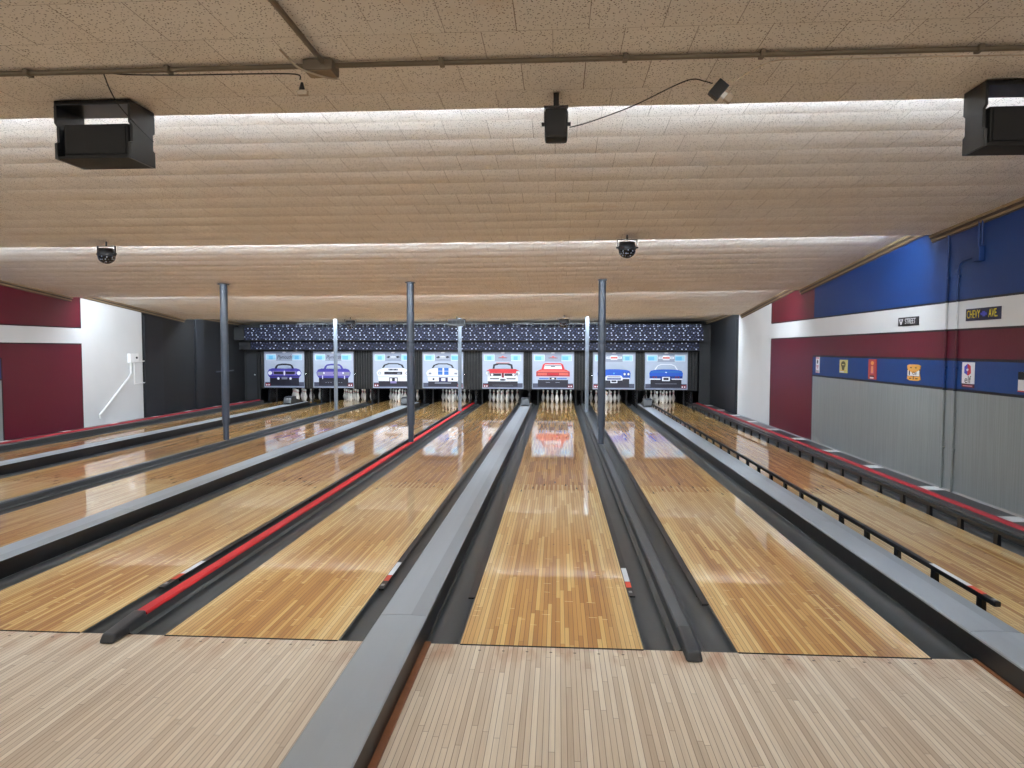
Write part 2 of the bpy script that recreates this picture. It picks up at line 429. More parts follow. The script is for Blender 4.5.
# ------------------------------------------------------------------ side walls with painted zones
LW_ = .028
def wall(name, X, out, ybreaks, zone):
    b = MB()
    for (y0, y1) in zip(ybreaks[:-1], ybreaks[1:]):
        cells = zone((y0+y1)/2)
        for z0, z1, m in cells:
            b.face([(X, y0, z0), (X, y1, z0), (X, y1, z1), (X, y0, z1)], m)
    y0, y1 = ybreaks[0], ybreaks[-1]; X2 = X+out
    b.face([(X2, y0, -.2), (X2, y1, -.2), (X2, y1, 3.6), (X2, y0, 3.6)], P_REAR)
    b.face([(X, y0, 3.6), (X, y1, 3.6), (X2, y1, 3.6), (X2, y0, 3.6)], P_REAR)
    b.face([(X, y0, -.2), (X, y0, 3.6), (X2, y0, 3.6), (X2, y0, -.2)], P_REAR)
    b.face([(X, y1, -.2), (X, y1, 3.6), (X2, y1, 3.6), (X2, y1, -.2)], P_REAR)
    b.face([(X, y0, -.2), (X, y1, -.2), (X2, y1, -.2), (X2, y0, -.2)], P_REAR)
    return struct(b, name, fix=False)
def stack(items):   # [(z, mat)...] from bottom with black painted lines in between
    out = []; z = items[0][0]
    for i, (z0, m) in enumerate(items[:-1]):
        z1 = items[i+1][0]
        out.append((z0, z1, m))
    return out
def zone_r(y):
    if y > 14.12: return [(-.2, 3.6, P_BLACK2 if y < 15.2 else P_BLACK)]
    if y > 11.43: return [(-.2, 3.6, P_WHITE)]
    if 11.40 < y <= 11.43: return [(-.2, 1.94, P_LINE), (1.94, 2.285, P_WHITE), (2.285, 3.6, P_LINE)]
    if y > 8.95: return [(-.2, 1.935, P_MAR), (1.935, 1.96, P_LINE), (1.96, 2.27, P_WHITE), (2.27, 2.295, P_LINE), (2.295, 3.6, P_MAR)]
    if y > 8.92: return [(-.2, 1.61, P_LINE), (1.61, 1.935, P_MAR), (1.935, 1.96, P_LINE), (1.96, 2.27, P_WHITE), (2.27, 2.295, P_LINE), (2.295, 3.6, P_MAR)]
    return [(-.2, 1.24, P_GREY), (1.24, 1.27, P_LINE), (1.27, 1.59, P_STRIPE), (1.59, 1.62, P_LINE), (1.62, 1.935, P_MAR), (1.935, 1.96, P_LINE),
            (1.96, 2.27, P_WHITE), (2.27, 2.295, P_LINE), (2.295, 3.6, P_BLUE)]
def zone_l(y):
    d = -.14
    if y > 11.98: return [(-.2, 3.6, P_BLACK2 if y < 12.75 or 14.3 < y < 14.8 else P_BLACK)]
    if y > 9.88: return [(-.2, 3.6, P_WHITE)]
    if y > 9.86: return [(-.2, 1.96+d, P_LINE), (1.96+d, 2.27+d, P_WHITE), (2.27+d, 3.6, P_LINE)]
    if y > 7.8: return [(-.2, 1.935+d, P_MAR), (1.935+d, 1.96+d, P_LINE), (1.96+d, 2.27+d, P_WHITE), (2.27+d, 2.295+d, P_LINE), (2.295+d, 3.6, P_MAR)]
    if y > 7.77: return [(-.2, 1.54, P_LINE), (1.54, 1.935+d, P_MAR), (1.935+d, 1.96+d, P_LINE), (1.96+d, 2.27+d, P_WHITE), (2.27+d, 2.295+d, P_LINE), (2.295+d, 3.6, P_MAR)]
    return [(-.2, 1.14, P_GREY), (1.14, 1.17, P_LINE), (1.17, 1.52, P_STRIPE), (1.52, 1.55, P_LINE), (1.55, 1.935+d, P_MAR), (1.935+d, 1.96+d, P_LINE),
            (1.96+d, 2.27+d, P_WHITE), (2.27+d, 2.295+d, P_LINE), (2.295+d, 3.6, P_BLUE)]
wall('wall_right', XR, .15, [REAR, 8.92, 8.95, 11.40, 11.43, 14.12, 15.2, 21.2], zone_r)
wall('wall_left', XL, -.15, [REAR, 7.77, 7.8, 9.86, 9.88, 11.98, 12.75, 14.3, 14.8, 21.2], zone_l)
b = MB(); b.box(XL, XR, 21.2, 21.35, -.2, 3.6, M_MATTE); struct(b, 'wall_back')
b = MB(); b.box(XL, XR, REAR-.15, REAR, -.2, 3.6, P_REAR); struct(b, 'wall_front')
# moulding that follows each sloping bay along both walls
n = 0
for X, s in ((XR, -1), (XL, 1)):
    b = MB()
    for (ya, za, yb, zb) in BAYS:
        oa, ob = ctilt(X, ya), ctilt(X, yb)
        for dz0, dz1, wd, m in ((-.035, -.008, .05, M_TRIMT), (-.062, -.035, .035, M_TRIMB), (-.085, -.062, .022, M_TRIMT), (-.1, -.085, .012, M_TRIMB)):
            p = [(X, ya, za+oa+dz0), (X, yb, zb+ob+dz0), (X, yb, zb+ob+dz1), (X, ya, za+oa+dz1)]
            q = [(X+s*wd, y, z) for (_, y, z) in p]
            b.add(p+q, [(0, 1, 2, 3), (7, 6, 5, 4), (0, 4, 5, 1), (1, 5, 6, 2), (2, 6, 7, 3), (3, 7, 4, 0)], m)
    n += 1; struct(b, 'trim_%d' % n)
# black pilaster boards on the black wall ends
for X, s, y0, y1 in ((XL, 1, 12.0, 12.75), (XL, 1, 14.35, 14.75), (XR, -1, 14.14, 15.2)):
    n += 1; b = MB(); b.box(min(X, X+s*.06), max(X, X+s*.06), y0, y1, .06, 2.5, P_BLACK2, .006); struct(b, 'trim_%d' % n)
# ledges between outer gutters and walls, with white painted bars
for X0, X1, s in ((4.29, XR, 1), (XL, -9.43, -1)):
    n += 1; b = MB(); b.box(X0, X1, 0.0, 17.3, ZB, .055, M_LEDGE)
    y = 3.1-1.53*2
    while y < 17:
        b.box(X0+.005, X1-.005, y-.11, y+.11, .055, .058, M_WHITE); y += 1.535
    struct(b, 'trim_%d' % n)
# thin grey coving where ledge meets right wall
n += 1; b = MB(); b.prism([(XR, .055), (XR-.012, .055), (XR, .075)], 0, 14.1, M_STEEL); struct(b, 'trim_%d' % n)

# ------------------------------------------------------------------ lanes
def lane_bed():
    b = MB(); b.box(-HW, HW, 0.0, LEN, ZB, 0, M_LANE); return b
proto = None
for k in range(1, 9):
    if proto is None:
        root = thing('bowling_lane', '', 'bowling lane', (LC[k], 0, 0)); proto = root
        lane_bed().build('lane_bed', root)
        b = MB(); b.box(-HW, HW, -.0085, -.0002, -.003, .001, M_MATTE); b.build('foul_line', root)
    else:
        root = copy_tree(proto); root.location = (LC[k], 0, 0)
    tag(root, 'glossy wooden bowling lane running to the %s' % LANE_SAY[k], 'bowling lane', 'bowling lanes')

# ------------------------------------------------------------------ gutters
def gutter(x0, x1, label):
    c = (x0+x1)/2; h = (x1-x0)/2; N = 12; lip = .012
    prof = [(-h, ZB), (-h, -.004), (-h+lip, -.004)]
    for i in range(1, N):
        a = math.pi*i/N; prof.append((-(h-lip)*math.cos(a), -.006-.052*math.sin(a)**.7))
    prof += [(h-lip, -.004), (h, -.004), (h, ZB)]
    b = MB(); b.prism(prof, 0.0, 17.9, M_GUT)
    o = b.build('gutter', None, (c, 0, 0), smooth=True)
    tag(o, label, 'gutter', 'lane gutters')
CAPS = {}     # gap -> (x0,x1) of ball return box
for a in (1, 3, 5, 7):
    g0 = LC[a]+HW; g1 = LC[a+1]-HW
    CAPS[a] = (g0+.238, g1-.207)
    gutter(g0, g0+.237, 'dark gutter between return cover and lane of the %s' % LANE_SAY[a])
    gutter(g1-.206, g1, 'dark gutter between return cover and lane of the %s' % LANE_SAY[a+1])
RID = {}
for a in (2, 4, 6):
    g0 = LC[a]+HW; g1 = LC[a+1]-HW; c = (g0+g1)/2-.004
    RID[a] = c
    gutter(g0, c-.075, 'dark gutter between low divider and lane of the %s' % LANE_SAY[a])
    gutter(c+.075, g1, 'dark gutter between low divider and lane of the %s' % LANE_SAY[a+1])
gutter(LC[8]+HW, 4.09, 'dark gutter along the kerb of the blue, white and grey wall')
gutter(-9.24, LC[1]-HW, 'dark gutter along the kerb of the maroon and white wall')
# outer kerb with red top rail
for x0, x1, s, lab in ((4.09, 4.29, 1, 'grey and blue wall with signs'), (-9.43, -9.24, -1, 'maroon and white wall')):
    t = thing('gutter_kerb', 'dark kerb with a dull red top edge along the %s' % lab, 'kerb', ((x0+x1)/2, 0, ZB))
    c = (x1-x0)/2
    b = MB(); b.prism([(-c, 0), (-c, .2), (-c+.015, .215), (c, .215), (c, 0)], 0.0, 17.3, M_GUT if s > 0 else M_GUT)
    if s < 0:
        b = MB(); b.prism([(-c, 0), (-c, .215), (c-.015, .215), (c, .2), (c, 0)], 0.0, 17.3, M_GUT)
    b.build('kerb', t)
    b = MB(); xx = c*.45 if s > 0 else -c*.45
    pts = []
    for i in range(13):
        a = math.pi*i/12; pts.append((xx+math.cos(a)*.04, .2151+math.sin(a)*.026))
    b.prism(pts, 0.02, 17.25, M_MARRAIL); b.build('red_rail', t, smooth=True)

# ------------------------------------------------------------------ low dividers between lane pairs
for a in (2, 4, 6):
    c = RID[a]; red = a == 4
    t = thing('lane_divider', {2: 'low dark divider ridge carrying the slate pole before the black wall', 4: 'low divider ridge with a long bright red cap and dark nose',
              6: 'low charcoal divider ridge with a dark nose beside the red rear-view car lane'}[a], 'lane divider', (c, 0, ZB), group='low lane dividers')
    z = -ZB
    b = MB(); b.prism([(-.075, 0), (-.075, z-.005), (-.05, z+.005), (-.04, z+.045), (.04, z+.045), (.05, z+.005), (.075, z-.005), (.075, 0)], 0.0, 17.3, M_GUT)
    b.build('ridge', t)
    b = MB(); b.prism([(-.042, z+.0452), (-.042, z+.055), (-.032, z+.064), (.032, z+.064), (.042, z+.055), (.042, z+.0452)], .19, 17.28, M_RED if red else M_RIDGE)
    o = b.build('cap_strip', t)
    if red: o['label'] = 'bright red cap strip'
    # nose end cap: sits over the end of the ridge and reaches over the foul line
    bm = bmesh.new(); bmesh.ops.create_cube(bm, size=1)
    for v in bm.verts:
        f = v.co.y < 0; tpx = v.co.z > 0
        v.co = Vector((v.co.x*(.078 if tpx else .094), (-.15 if f and not tpx else -.125 if f else .188), (z+.001 if not tpx else (z+.05 if f else z+.075))))
    bmesh.ops.bevel(bm, geom=list(bm.edges), offset=.014, segments=3, profile=.6, affect='EDGES')
    b = MB(); b.frombm(bm, M_DARK); b.build('nose_cap', t, smooth=True)

# ------------------------------------------------------------------ ball return covers
JOINTS = [-4.3, -2.4, .06, 2.53, 4.99, 7.45, 9.91, 12.37, 14.83, 16.4]
RETSAY = {1: 'between the two purple car lanes', 3: 'between the two white car lanes', 5: 'between the two red car lanes',
          7: 'beside a raised black bumper rail'}
for a, (x0, x1) in CAPS.items():
    c = (x0+x1)/2; h = (x1-x0)/2
    t = thing('ball_return_cover', 'long pale grey ball return cover %s' % RETSAY[a], 'ball return cover', (c, 0, ZB), group='ball return covers')
    z = -ZB
    for s in (-1, 1):
        b = MB(); b.box(min(s*h, s*(h-.015)), max(s*h, s*(h-.015)), .003, 16.5, 0, z+.118, M_BLACK)
        b.box(min(s*h, s*(h-.015)), max(s*h, s*(h-.015)), -4.25, .003, z-.003, z+.118, M_BLACK); b.build('side_panel', t)
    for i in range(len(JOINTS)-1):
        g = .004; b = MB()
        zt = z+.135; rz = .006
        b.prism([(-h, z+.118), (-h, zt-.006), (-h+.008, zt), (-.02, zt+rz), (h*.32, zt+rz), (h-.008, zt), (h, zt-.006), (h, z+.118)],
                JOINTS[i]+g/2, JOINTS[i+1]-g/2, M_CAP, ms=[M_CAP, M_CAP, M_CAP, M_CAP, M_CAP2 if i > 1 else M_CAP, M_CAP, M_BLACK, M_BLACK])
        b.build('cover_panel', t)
    b = MB(); b.box(h, h+.036, -4.25, -.004, z-.003, z+.012, M_STRIPW, .003)
    b.box(-h-.02, -h, -4.25, -.004, z-.003, z+.008, M_STRIPW, .003)
    b.build('wood_strip', t)
    # ball lift hood at the far end, a separate unit that sits over the cover
    hd = thing('ball_return_hood', 'dark hood on the far ball return end beside the %s' % LANE_SAY[a+1], 'hood', (c, 15.3, .0), group='ball return hoods')
    b = MB(); b.prism([(-.2, .141), (-.2, .2), (-.13, .33), (-.06, .36), (.2, .36), (.2, .141)], -.11, .11, M_DARK, axis='X'); b.build('housing', hd)
    b = MB(); b.box(-.075, .075, -.203, -.2, .15, .19, M_MATTE); b.build('front_slot', hd)
    b = MB(); b.prism([(.2, .141), (.2, .3), (.6, .22), (.9, .141)], -.08, .08, M_BLACK, axis='X'); b.build('chute', hd)

# ------------------------------------------------------------------ bumper rails
def sticker(parent, w, y0, z, flip=False):
    b = MB(); b.box(-w, w, y0+.19, y0+.50, z, z+.0012, M_LABEL); o = b.build('instruction_sticker', parent); o['label'] = 'white sticker strip'
    b = MB(); b.box(-w, w, y0+.06, y0+.185, z, z+.0012, M_ORANGE); o = b.build('warning_sticker', parent); o['label'] = 'orange red warning sticker'
    b = MB(); b.box(-w*.6, w*.6, y0-.05, y0-.015, z, z+.003, M_STEEL); b.build('screw_plate', parent)
def flat_rail(x, y0, label, st=True, L=17.2):
    t = thing('bumper_rail', label, 'bumper rail', (x, 0, -.012), group='bumper rails folded into the gutters')
    b = MB(); b.box(-.023, .026, y0, L, 0.0, .012, M_BLACK, .003); rl = b.build('rail', t)
    for y in (y0+.25, y0+3, y0+6, y0+9, y0+12):
        b = MB(); b.box(-.012, .012, y, y+.05, -.028, .001, M_BLACK); b.build('hinge_arm', t)
    if st: sticker(rl, .019, y0+.11, .0122)
flat_rail(LC[4]+HW+.024, .80, 'folded black bumper rail with a sticker beside the red-capped divider')
flat_rail(LC[5]+HW+.024, .88, 'folded black bumper rail with a sticker beside the nearest ball return cover')
flat_rail(LC[6]-HW-.028, .75, 'folded black bumper rail between return cover and red rear-view car lane', False)
flat_rail(LC[6]+HW+.024, .86, 'folded black bumper rail with a sticker along the red rear-view car lane')
flat_rail(LC[7]-HW-.028, .74, 'folded black bumper rail without sticker along the bright blue front-view car lane', False)
def raised_rail(x, y0, label, st):
    t = thing('bumper_rail', label, 'bumper rail', (x, 0, 0), group='raised bumper rails')
    b = MB(); b.box(-.021, .021, y0, 17.2, .095, .13, M_BLACK, .008); rl = b.build('rail', t)
    y = y0+.17
    while y < 17:
        b = MB(); b.prism([(-.016, -.035), (-.014, .0955), (.014, .0955), (.018, -.035)], y-.03, y+.03, M_BLACK); b.build('post', t)
        y += .56
    if st:
        b = MB(); b.box(-.018, .018, y0+.30, y0+.78, .1302, .1314, M_LABEL); o = b.build('instruction_sticker', rl); o['label'] = 'white sticker strip'
        b = MB(); b.box(-.018, .018, y0+.14, y0+.295, .1302, .1314, M_ORANGE); o = b.build('warning_sticker', rl); o['label'] = 'orange red warning sticker'
        b = MB(); b.box(-.012, .012, y0+.02, y0+.05, .1302, .133, M_STEEL); b.build('screw_plate', rl)
raised_rail(LC[8]-HW-.035, .56, 'raised black bumper rail on posts beside the grey ball return cover, with sticker', True)
raised_rail(LC[8]+HW+.03, .56, 'raised black bumper rail on posts in front of the red-topped wall kerb', False)

# ------------------------------------------------------------------ poles
def ceil_z(x, y):
    for (ya, za, yb, zb) in BAYS:
        if ya <= y < yb: return za+(zb-za)*(y-ya)/(yb-ya)+ctilt(x, y)
for a, nm in ((2, 'left'), (4, 'red-capped'), (6, 'right')):
    x = {2: -6.06, 4: -2.6, 6: .808}[a]; x = RID[a] if a != 2 else RID[2]-.03
    y = 8.2; zt = ceil_z(x, y)-.01; zb = .064
    say = {2: 'in front of the black wall end', 4: 'standing on the red-capped divider', 6: 'standing on the charcoal divider beside the blue car lane'}[a]
    t = thing('support_pole', 'thick slate grey steel pole %s' % say, 'pole', (x, y, zb), group='nearer slate poles')
    b = MB(); b.lathe([(.062, .3), (.066, .34), (.066, zt-zb-.06), (.062, zt-zb-.02)], M_POLE, 24); b.build('shaft', t, smooth=True)
    b = MB(); b.lathe([(.05, 0), (.05, .3)], M_POLE, 20); b.build('base_sleeve', t, smooth=True)
    b = MB(); b.box(-.075, .075, -.075, .075, zt-zb-.02, zt-zb-.004, M_POLE, .003); b.build('top_plate', t)
for a in (2, 4, 6):
    x = RID[a] if a != 4 else RID[a]; y = 14.34; zt = ceil_z(x, y)-.01; zb = .064
    say = {2: 'between the two purple car screens', 4: 'in front of the screen with blue stripes', 6: 'before the gap between red and bright blue car screens'}[a]
    t = thing('support_pole', 'thin pale grey steel pole %s' % say, 'pole', (x, y, zb), group='farther pale poles')
    b = MB(); b.lathe([(.046, 0), (.05, .02), (.05, zt-zb-.02)], M_POLEL, 20); b.build('shaft', t, smooth=True)
    b = MB(); b.box(-.06, .06, -.06, .06, zt-zb-.02, zt-zb-.004, M_POLEL, .003); b.build('top_plate', t)

# ------------------------------------------------------------------ fluorescent battens behind every ceiling step
E_TUBE = emit('fluorescent_tube_glow', (.75, .87, 1., 1), TUBE)
E_FAR = emit('far_fluorescent_tube_glow', (.76, .88, 1., 1), TUBE_FAR)
E_REAR = emit('rear_tube_glow', (1., .95, .88, 1), TUBE_REAR)
E_PIT = emit('pin_deck_tube_glow', (.9, .95, 1, 1), TUBE_PIT)
E_FRONT = emit('fascia_tube_glow', (.85, .92, 1, 1), TUBE_FRONT)
def batten_proto(L, em, name, r=.014):
    t = thing(name, '', 'lamp')
    b = MB(); b.box(-L/2, L/2, -.03, .03, .0, .035, M_WHITE, .004); hs = b.build('housing', t)
    b = MB(); b.tube([(-L/2+.05, 0, -.025), (L/2-.05, 0, -.025)], r, em, 8); b.build('tube', hs, smooth=True)
    for s in (-1, 1):
        b = MB(); b.box(s*(L/2-.03)-.012, s*(L/2-.03)+.012, -.015, .015, -.042, 0, M_WHITE); b.build('lamp_holder', hs)
    return t
def cove_proto(L, em, name, r=.013):
    # uplighter: the tube lies in a white reflector tray fixed to the back of the step
    t = thing(name, '', 'lamp')
    b = MB(); b.prism([(-.195, -.016), (-.195, -.02), (-.012, -.02), (-.012, -.016)], -L/2, L/2, M_WHITE, axis='X'); hs = b.build('tray', t)
    b = MB(); b.tube([(-L/2+.03, 0, 0), (L/2-.03, 0, 0)], r, em, 8); b.build('tube', hs, smooth=True)
    for s in (-1, 1):
        b = MB(); b.box(s*(L/2-.015)-.01, s*(L/2-.015)+.01, -.03, .014, -.018, .014, M_WHITE); b.build('lamp_holder', hs)
    return t
pr = None
STEPSAY = ['nearest ceiling step', 'second ceiling step', 'third ceiling step', 'farthest ceiling step']
for ei, (ye, ze) in enumerate(EDGE):
    for i in range(6):
        x = XL+.28+(XR-XL-.56)*(i+.5)/6
        zc = EDGE[ei][1]+ctilt(x, ye)+(.103, .055, .05, .05)[ei]; topz = BAYS[ei+1][1]+ctilt(x, ye)-.015-zc
        if i == 0 and ei < 2: pr = cove_proto(2.30, (E_TUBE, E_FAR)[ei], 'fluorescent_batten'); t = pr
        else:
            t = copy_tree(pr)
            for ch in list(t.children):
                if ch.name.startswith('hanger_rod'): bpy.data.objects.remove(ch)
        t.location = (x, ye+.20, zc)
        for s_ in (-.8, .8):
            b = MB(); b.tube([(s_, -.06, -.018), (s_, -.06, topz)], .004, M_STEEL, 6); b.build('hanger_rod', t)
        t.rotation_euler = (0, math.atan((ctilt(x-.5, ye)-ctilt(x+.5, ye))), 0)
        tag(t, 'white batten above the %s, place %s from the maroon wall' % (STEPSAY[ei], ['one', 'two', 'three', 'four', 'five', 'six'][i]), 'lamp', 'battens above the ceiling steps')
pr = None
for yy in (-2.6, -6.2):
    for i in range(6):
        x = XL+(XR-XL)*(i+.5)/6
        if pr is None: pr = batten_proto(2.0, E_REAR, 'ceiling_lamp', .02); t = pr
        else: t = copy_tree(pr)
        t.location = (x, yy, 3.11)
        tag(t, 'white fluorescent ceiling lamp over the approach, outside the view', 'lamp', 'ceiling lamps over the approach')

# ------------------------------------------------------------------ masking wall: screens, ribs, fascia
SCR = [(-9.216, -7.911), (-7.636, -6.336), (-5.735, -4.445), (-4.169, -2.890), (-2.305, -1.03), (-.766, .519), (1.089, 2.376), (2.656, 3.946)]
SCR = [(a*(YB+3.911)/(17.3+3.911), b_*(YB+3.911)/(17.3+3.911)) for a, b_ in SCR]
SZ0, SZ1 = .50, 1.635
C = {'bg': mat('screen_pale_blue', srgb(176, 186, 204), .35, vary=.05), 'bg2': mat('screen_haze_grey', srgb(148, 156, 176), .35, vary=.05), 'floor': mat('screen_floor_slate', srgb(66, 70, 90), .35),
     'thumb': mat('screen_sky_blue', srgb(110, 188, 226), .35), 'thumb2': mat('screen_cyan', srgb(160, 212, 234), .35), 'purple': mat('print_purple', srgb(62, 54, 150), .35), 'purpled': mat('print_deep_purple', srgb(34, 28, 84), .35),
     'lilac': mat('print_lilac', srgb(132, 122, 176), .35), 'dark': mat('print_navy_black', srgb(20, 20, 38), .35), 'grey': mat('print_grey', srgb(128, 132, 146), .35),
     'white': mat('print_white', srgb(232, 234, 240), .35), 'red': mat('print_red', srgb(204, 30, 44), .35), 'redd': mat('print_dark_red', srgb(120, 20, 36), .35), 'coral': mat('print_coral', srgb(216, 96, 84), .35),
     'blue': mat('print_blue', srgb(22, 84, 190), .35), 'blued': mat('print_deep_blue', srgb(16, 48, 124), .35), 'stripe': mat('print_stripe_blue', srgb(36, 104, 186), .35), 'chrome': mat('print_chrome', srgb(176, 184, 198), .35), 'glass': mat('print_glass', srgb(168, 180, 200), .35)}
def car(kind, rear, P, R, E):
    """P(points, colour, layer): polygons in 0..1 picture space (u right, v up)"""
    def mir(pts, c, l):
        P(pts, c, l); P([(1-u, v) for u, v in pts][::-1], c, l)
    body, deep = {'purple': ('purple', 'purpled'), 'white': ('white', 'chrome'), 'red': ('red', 'redd'), 'blue': ('blue', 'blued')}[kind]
    # underside shadow block and tyres
    R(.14, .86, .055, .30, 'dark', 2)
    if kind == 'purple':
        P([(.25, .5), (.29, .6), (.34, .645), (.45, .665), (.55, .665), (.66, .645), (.71, .6), (.75, .5)], 'dark' if not rear else 'purple', 2)
        P([(.31, .52), (.345, .6), (.44, .62), (.56, .62), (.655, .6), (.69, .52)], 'glass', 3)
        P([(.12, .5), (.2, .53), (.8, .53), (.88, .5), (.92, .42), (.91, .34), (.86, .27), (.14, .27), (.09, .34), (.08, .42)], 'purple', 3)
        if not rear:
            P([(.2, .455), (.8, .455), (.78, .35), (.22, .35)], 'lilac', 4); P([(.23, .44), (.47, .44), (.47, .365), (.25, .365)], 'dark', 5); P([(.53, .44), (.77, .44), (.75, .365), (.53, .365)], 'dark', 5)
            R(.485, .515, .34, .46, 'white', 6); E(.145, .4, .05, .055, 'white', 5); E(.855, .4, .05, .055, 'white', 5)
            R(.13, .87, .29, .315, 'purpled', 4); E(.35, .25, .03, .035, 'white', 5); E(.65, .25, .03, .035, 'white', 5); R(.43, .57, .225, .29, 'grey', 5)
        else:
            R(.1, .9, .33, .44, 'lilac', 4)
            for s in (0, 1): 
                a = .11 if s == 0 else .73
                R(a, a+.16, .35, .43, 'grey', 5)
            R(.25, .28, .38, .43, 'white', 6); R(.72, .75, .38, .43, 'white', 6); E(.53, .4, .035, .035, 'dark', 6); R(.22, .24, .24, .33, 'white', 5); R(.76, .78, .24, .33, 'white', 5)
            for u in (.3, .36, .42, .56, .62, .68): R(u, u+.03, .135, .15, 'grey', 4)
    if kind == 'white':
        P([(.22, .54), (.27, .64), (.38, .685), (.62, .685), (.73, .64), (.78, .54), (.74, .54), (.69, .62), (.6, .655), (.4, .655), (.31, .62), (.26, .54)], 'dark', 3)
        P([(.26, .54), (.31, .62), (.4, .655), (.6, .655), (.69, .62), (.74, .54)], 'glass', 3)
        P([(.13, .49), (.24, .55), (.76, .55), (.87, .49), (.91, .42), (.88, .33), (.86, .19), (.14, .19), (.12, .33), (.09, .42)], 'white', 4)
        if not rear:
            R(.28, .72, .37, .45, 'dark', 5); R(.6, .68, .385, .425, 'grey', 6); E(.17, .41, .035, .04, 'grey', 5); E(.17, .41, .022, .026, 'white', 6); E(.83, .41, .035, .04, 'grey', 5); E(.83, .41, .022, .026, 'white', 6)
            R(.38, .62, .48, .53, 'grey', 5); R(.42, .48, .49, .52, 'dark', 6); R(.52, .58, .49, .52, 'dark', 6)
            R(.12, .88, .3, .315, 'chrome', 5); R(.4, .61, .12, .29, 'dark', 5); R(.42, .47, .18, .27, 'white', 6); R(.54, .59, .18, .27, 'white', 6); R(.43, .58, .13, .19, 'lilac', 6)
        else:
            R(.38, .49, .37, .56, 'stripe', 5); R(.53, .64, .37, .56, 'stripe', 5); R(.38, .64, .465, .478, 'white', 6)
            R(.15, .22, .38, .43, 'grey', 5); R(.78, .85, .38, .43, 'grey', 5); R(.1, .9, .31, .33, 'chrome', 5); E(.27, .25, .025, .03, 'dark', 5); E(.73, .25, .025, .03, 'dark', 5)
            R(.4, .62, .17, .3, 'purpled', 5); R(.46, .56, .2, .28, 'white', 6); R(.3, .7, .13, .16, 'grey', 5)
    if kind == 'red':
        if not rear:
            P([(.25, .54), (.27, .66), (.36, .69), (.64, .69), (.73, .66), (.75, .54)], 'dark', 3); P([(.3, .545), (.31, .62), (.4, .655), (.6, .655), (.69, .62), (.7, .545)], 'glass', 4)
            P([(.32, .695), (.34, .71), (.66, .71), (.68, .695)], 'coral', 3)
            P([(.1, .49), (.19, .535), (.81, .535), (.9, .49), (.83, .48), (.82, .42), (.18, .42), (.17, .48)], 'red', 5)
            E(.14, .42, .05, .05, 'white', 4); E(.86, .42, .05, .05, 'white', 4); R(.13, .87, .2, .43, 'white', 4)
            R(.19, .46, .345, .415, 'dark', 5); R(.54, .81, .345, .415, 'dark', 5); E(.24, .38, .03, .03, 'white', 6); E(.76, .38, .03, .03, 'white', 6); R(.47, .53, .3, .43, 'redd', 6)
            R(.19, .41, .255, .285, 'dark', 6); R(.59, .81, .255, .285, 'dark', 6); R(.43, .57, .215, .27, 'grey', 6); R(.46, .54, .22, .26, 'dark', 7)
            R(.25, .75, .095, .1, 'grey', 6)
        else:
            P([(.22, .52), (.26, .66), (.31, .7), (.69, .7), (.74, .66), (.78, .52)], 'red', 3); P([(.28, .54), (.31, .66), (.69, .66), (.72, .54)], 'white', 4); R(.31, .69, .615, .645, 'grey', 5); R(.45, .55, .6, .625, 'dark', 6)
            P([(.1, .47), (.2, .53), (.8, .53), (.9, .47), (.9, .34), (.1, .34)], 'red', 5); P([(.13, .47), (.23, .51), (.77, .51), (.87, .47), (.87, .45), (.13, .45)], 'coral', 6)
            R(.11, .89, .355, .45, 'redd', 6); R(.13, .36, .37, .435, 'coral', 7); R(.64, .87, .37, .435, 'coral', 7); R(.37, .63, .38, .43, 'red', 7)
            R(.12, .88, .245, .325, 'chrome', 5); R(.17, .4, .265, .295, 'stripe', 6); R(.6, .83, .265, .295, 'stripe', 6); R(.42, .58, .255, .31, 'dark', 6); R(.47, .53, .265, .3, 'white', 7)
            R(.33, .43, .17, .185, 'grey', 5); R(.56, .66, .17, .185, 'grey', 5)
    if kind == 'blue':
        P([(.22, .52), (.29, .64), (.38, .685), (.62, .685), (.71, .64), (.78, .52)], 'white' if rear else 'chrome', 3); P([(.25, .52), (.31, .63), (.39, .665), (.61, .665), (.69, .63), (.75, .52)], 'glass', 4)
        P([(.11, .44), (.14, .5), (.22, .525), (.4, .54), (.6, .54), (.78, .525), (.86, .5), (.89, .44), (.88, .28), (.12, .28)], 'blue', 5)
        if not rear:
            for u in (.16, .25, .75, .84): E(u, .41, .036, .042, 'dark', 6); E(u, .41, .026, .032, 'white', 7)
            P([(.28, .3), (.33, .37), (.67, .37), (.72, .3), (.7, .24), (.3, .24)], 'white', 6); P([(.32, .32), (.36, .35), (.64, .35), (.68, .32)], 'grey', 7); P([(.33, .3), (.67, .3), (.66, .26), (.34, .26)], 'blued', 7)
            R(.13, .3, .28, .31, 'white', 6); R(.7, .87, .28, .31, 'white', 6); R(.42, .58, .17, .26, 'white', 8); R(.44, .56, .19, .24, 'dark', 9); E(.5, .43, .014, .02, 'thumb', 7)
            for u in (.14, .72): R(u, u+.13, .325, .345, 'blued', 6)
        else:
            P([(.13, .47), (.22, .5), (.78, .5), (.87, .47), (.87, .45), (.13, .45)], 'stripe', 6); R(.12, .88, .3, .36, 'blued', 6)
            for u in (.21, .27, .73, .79): E(u, .335, .022, .022, 'redd', 7)
            R(.12, .37, .265, .295, 'white', 7); R(.63, .88, .265, .295, 'white', 7); R(.41, .59, .23, .34, 'white', 7); R(.44, .56, .255, .315, 'dark', 8); E(.5, .46, .025, .012, 'white', 7)
            R(.25, .75, .15, .16, 'grey', 5)
KINDS = [('purple', False), ('purple', True), ('white', False), ('white', True), ('red', False), ('red', True), ('blue', False), ('blue', True)]
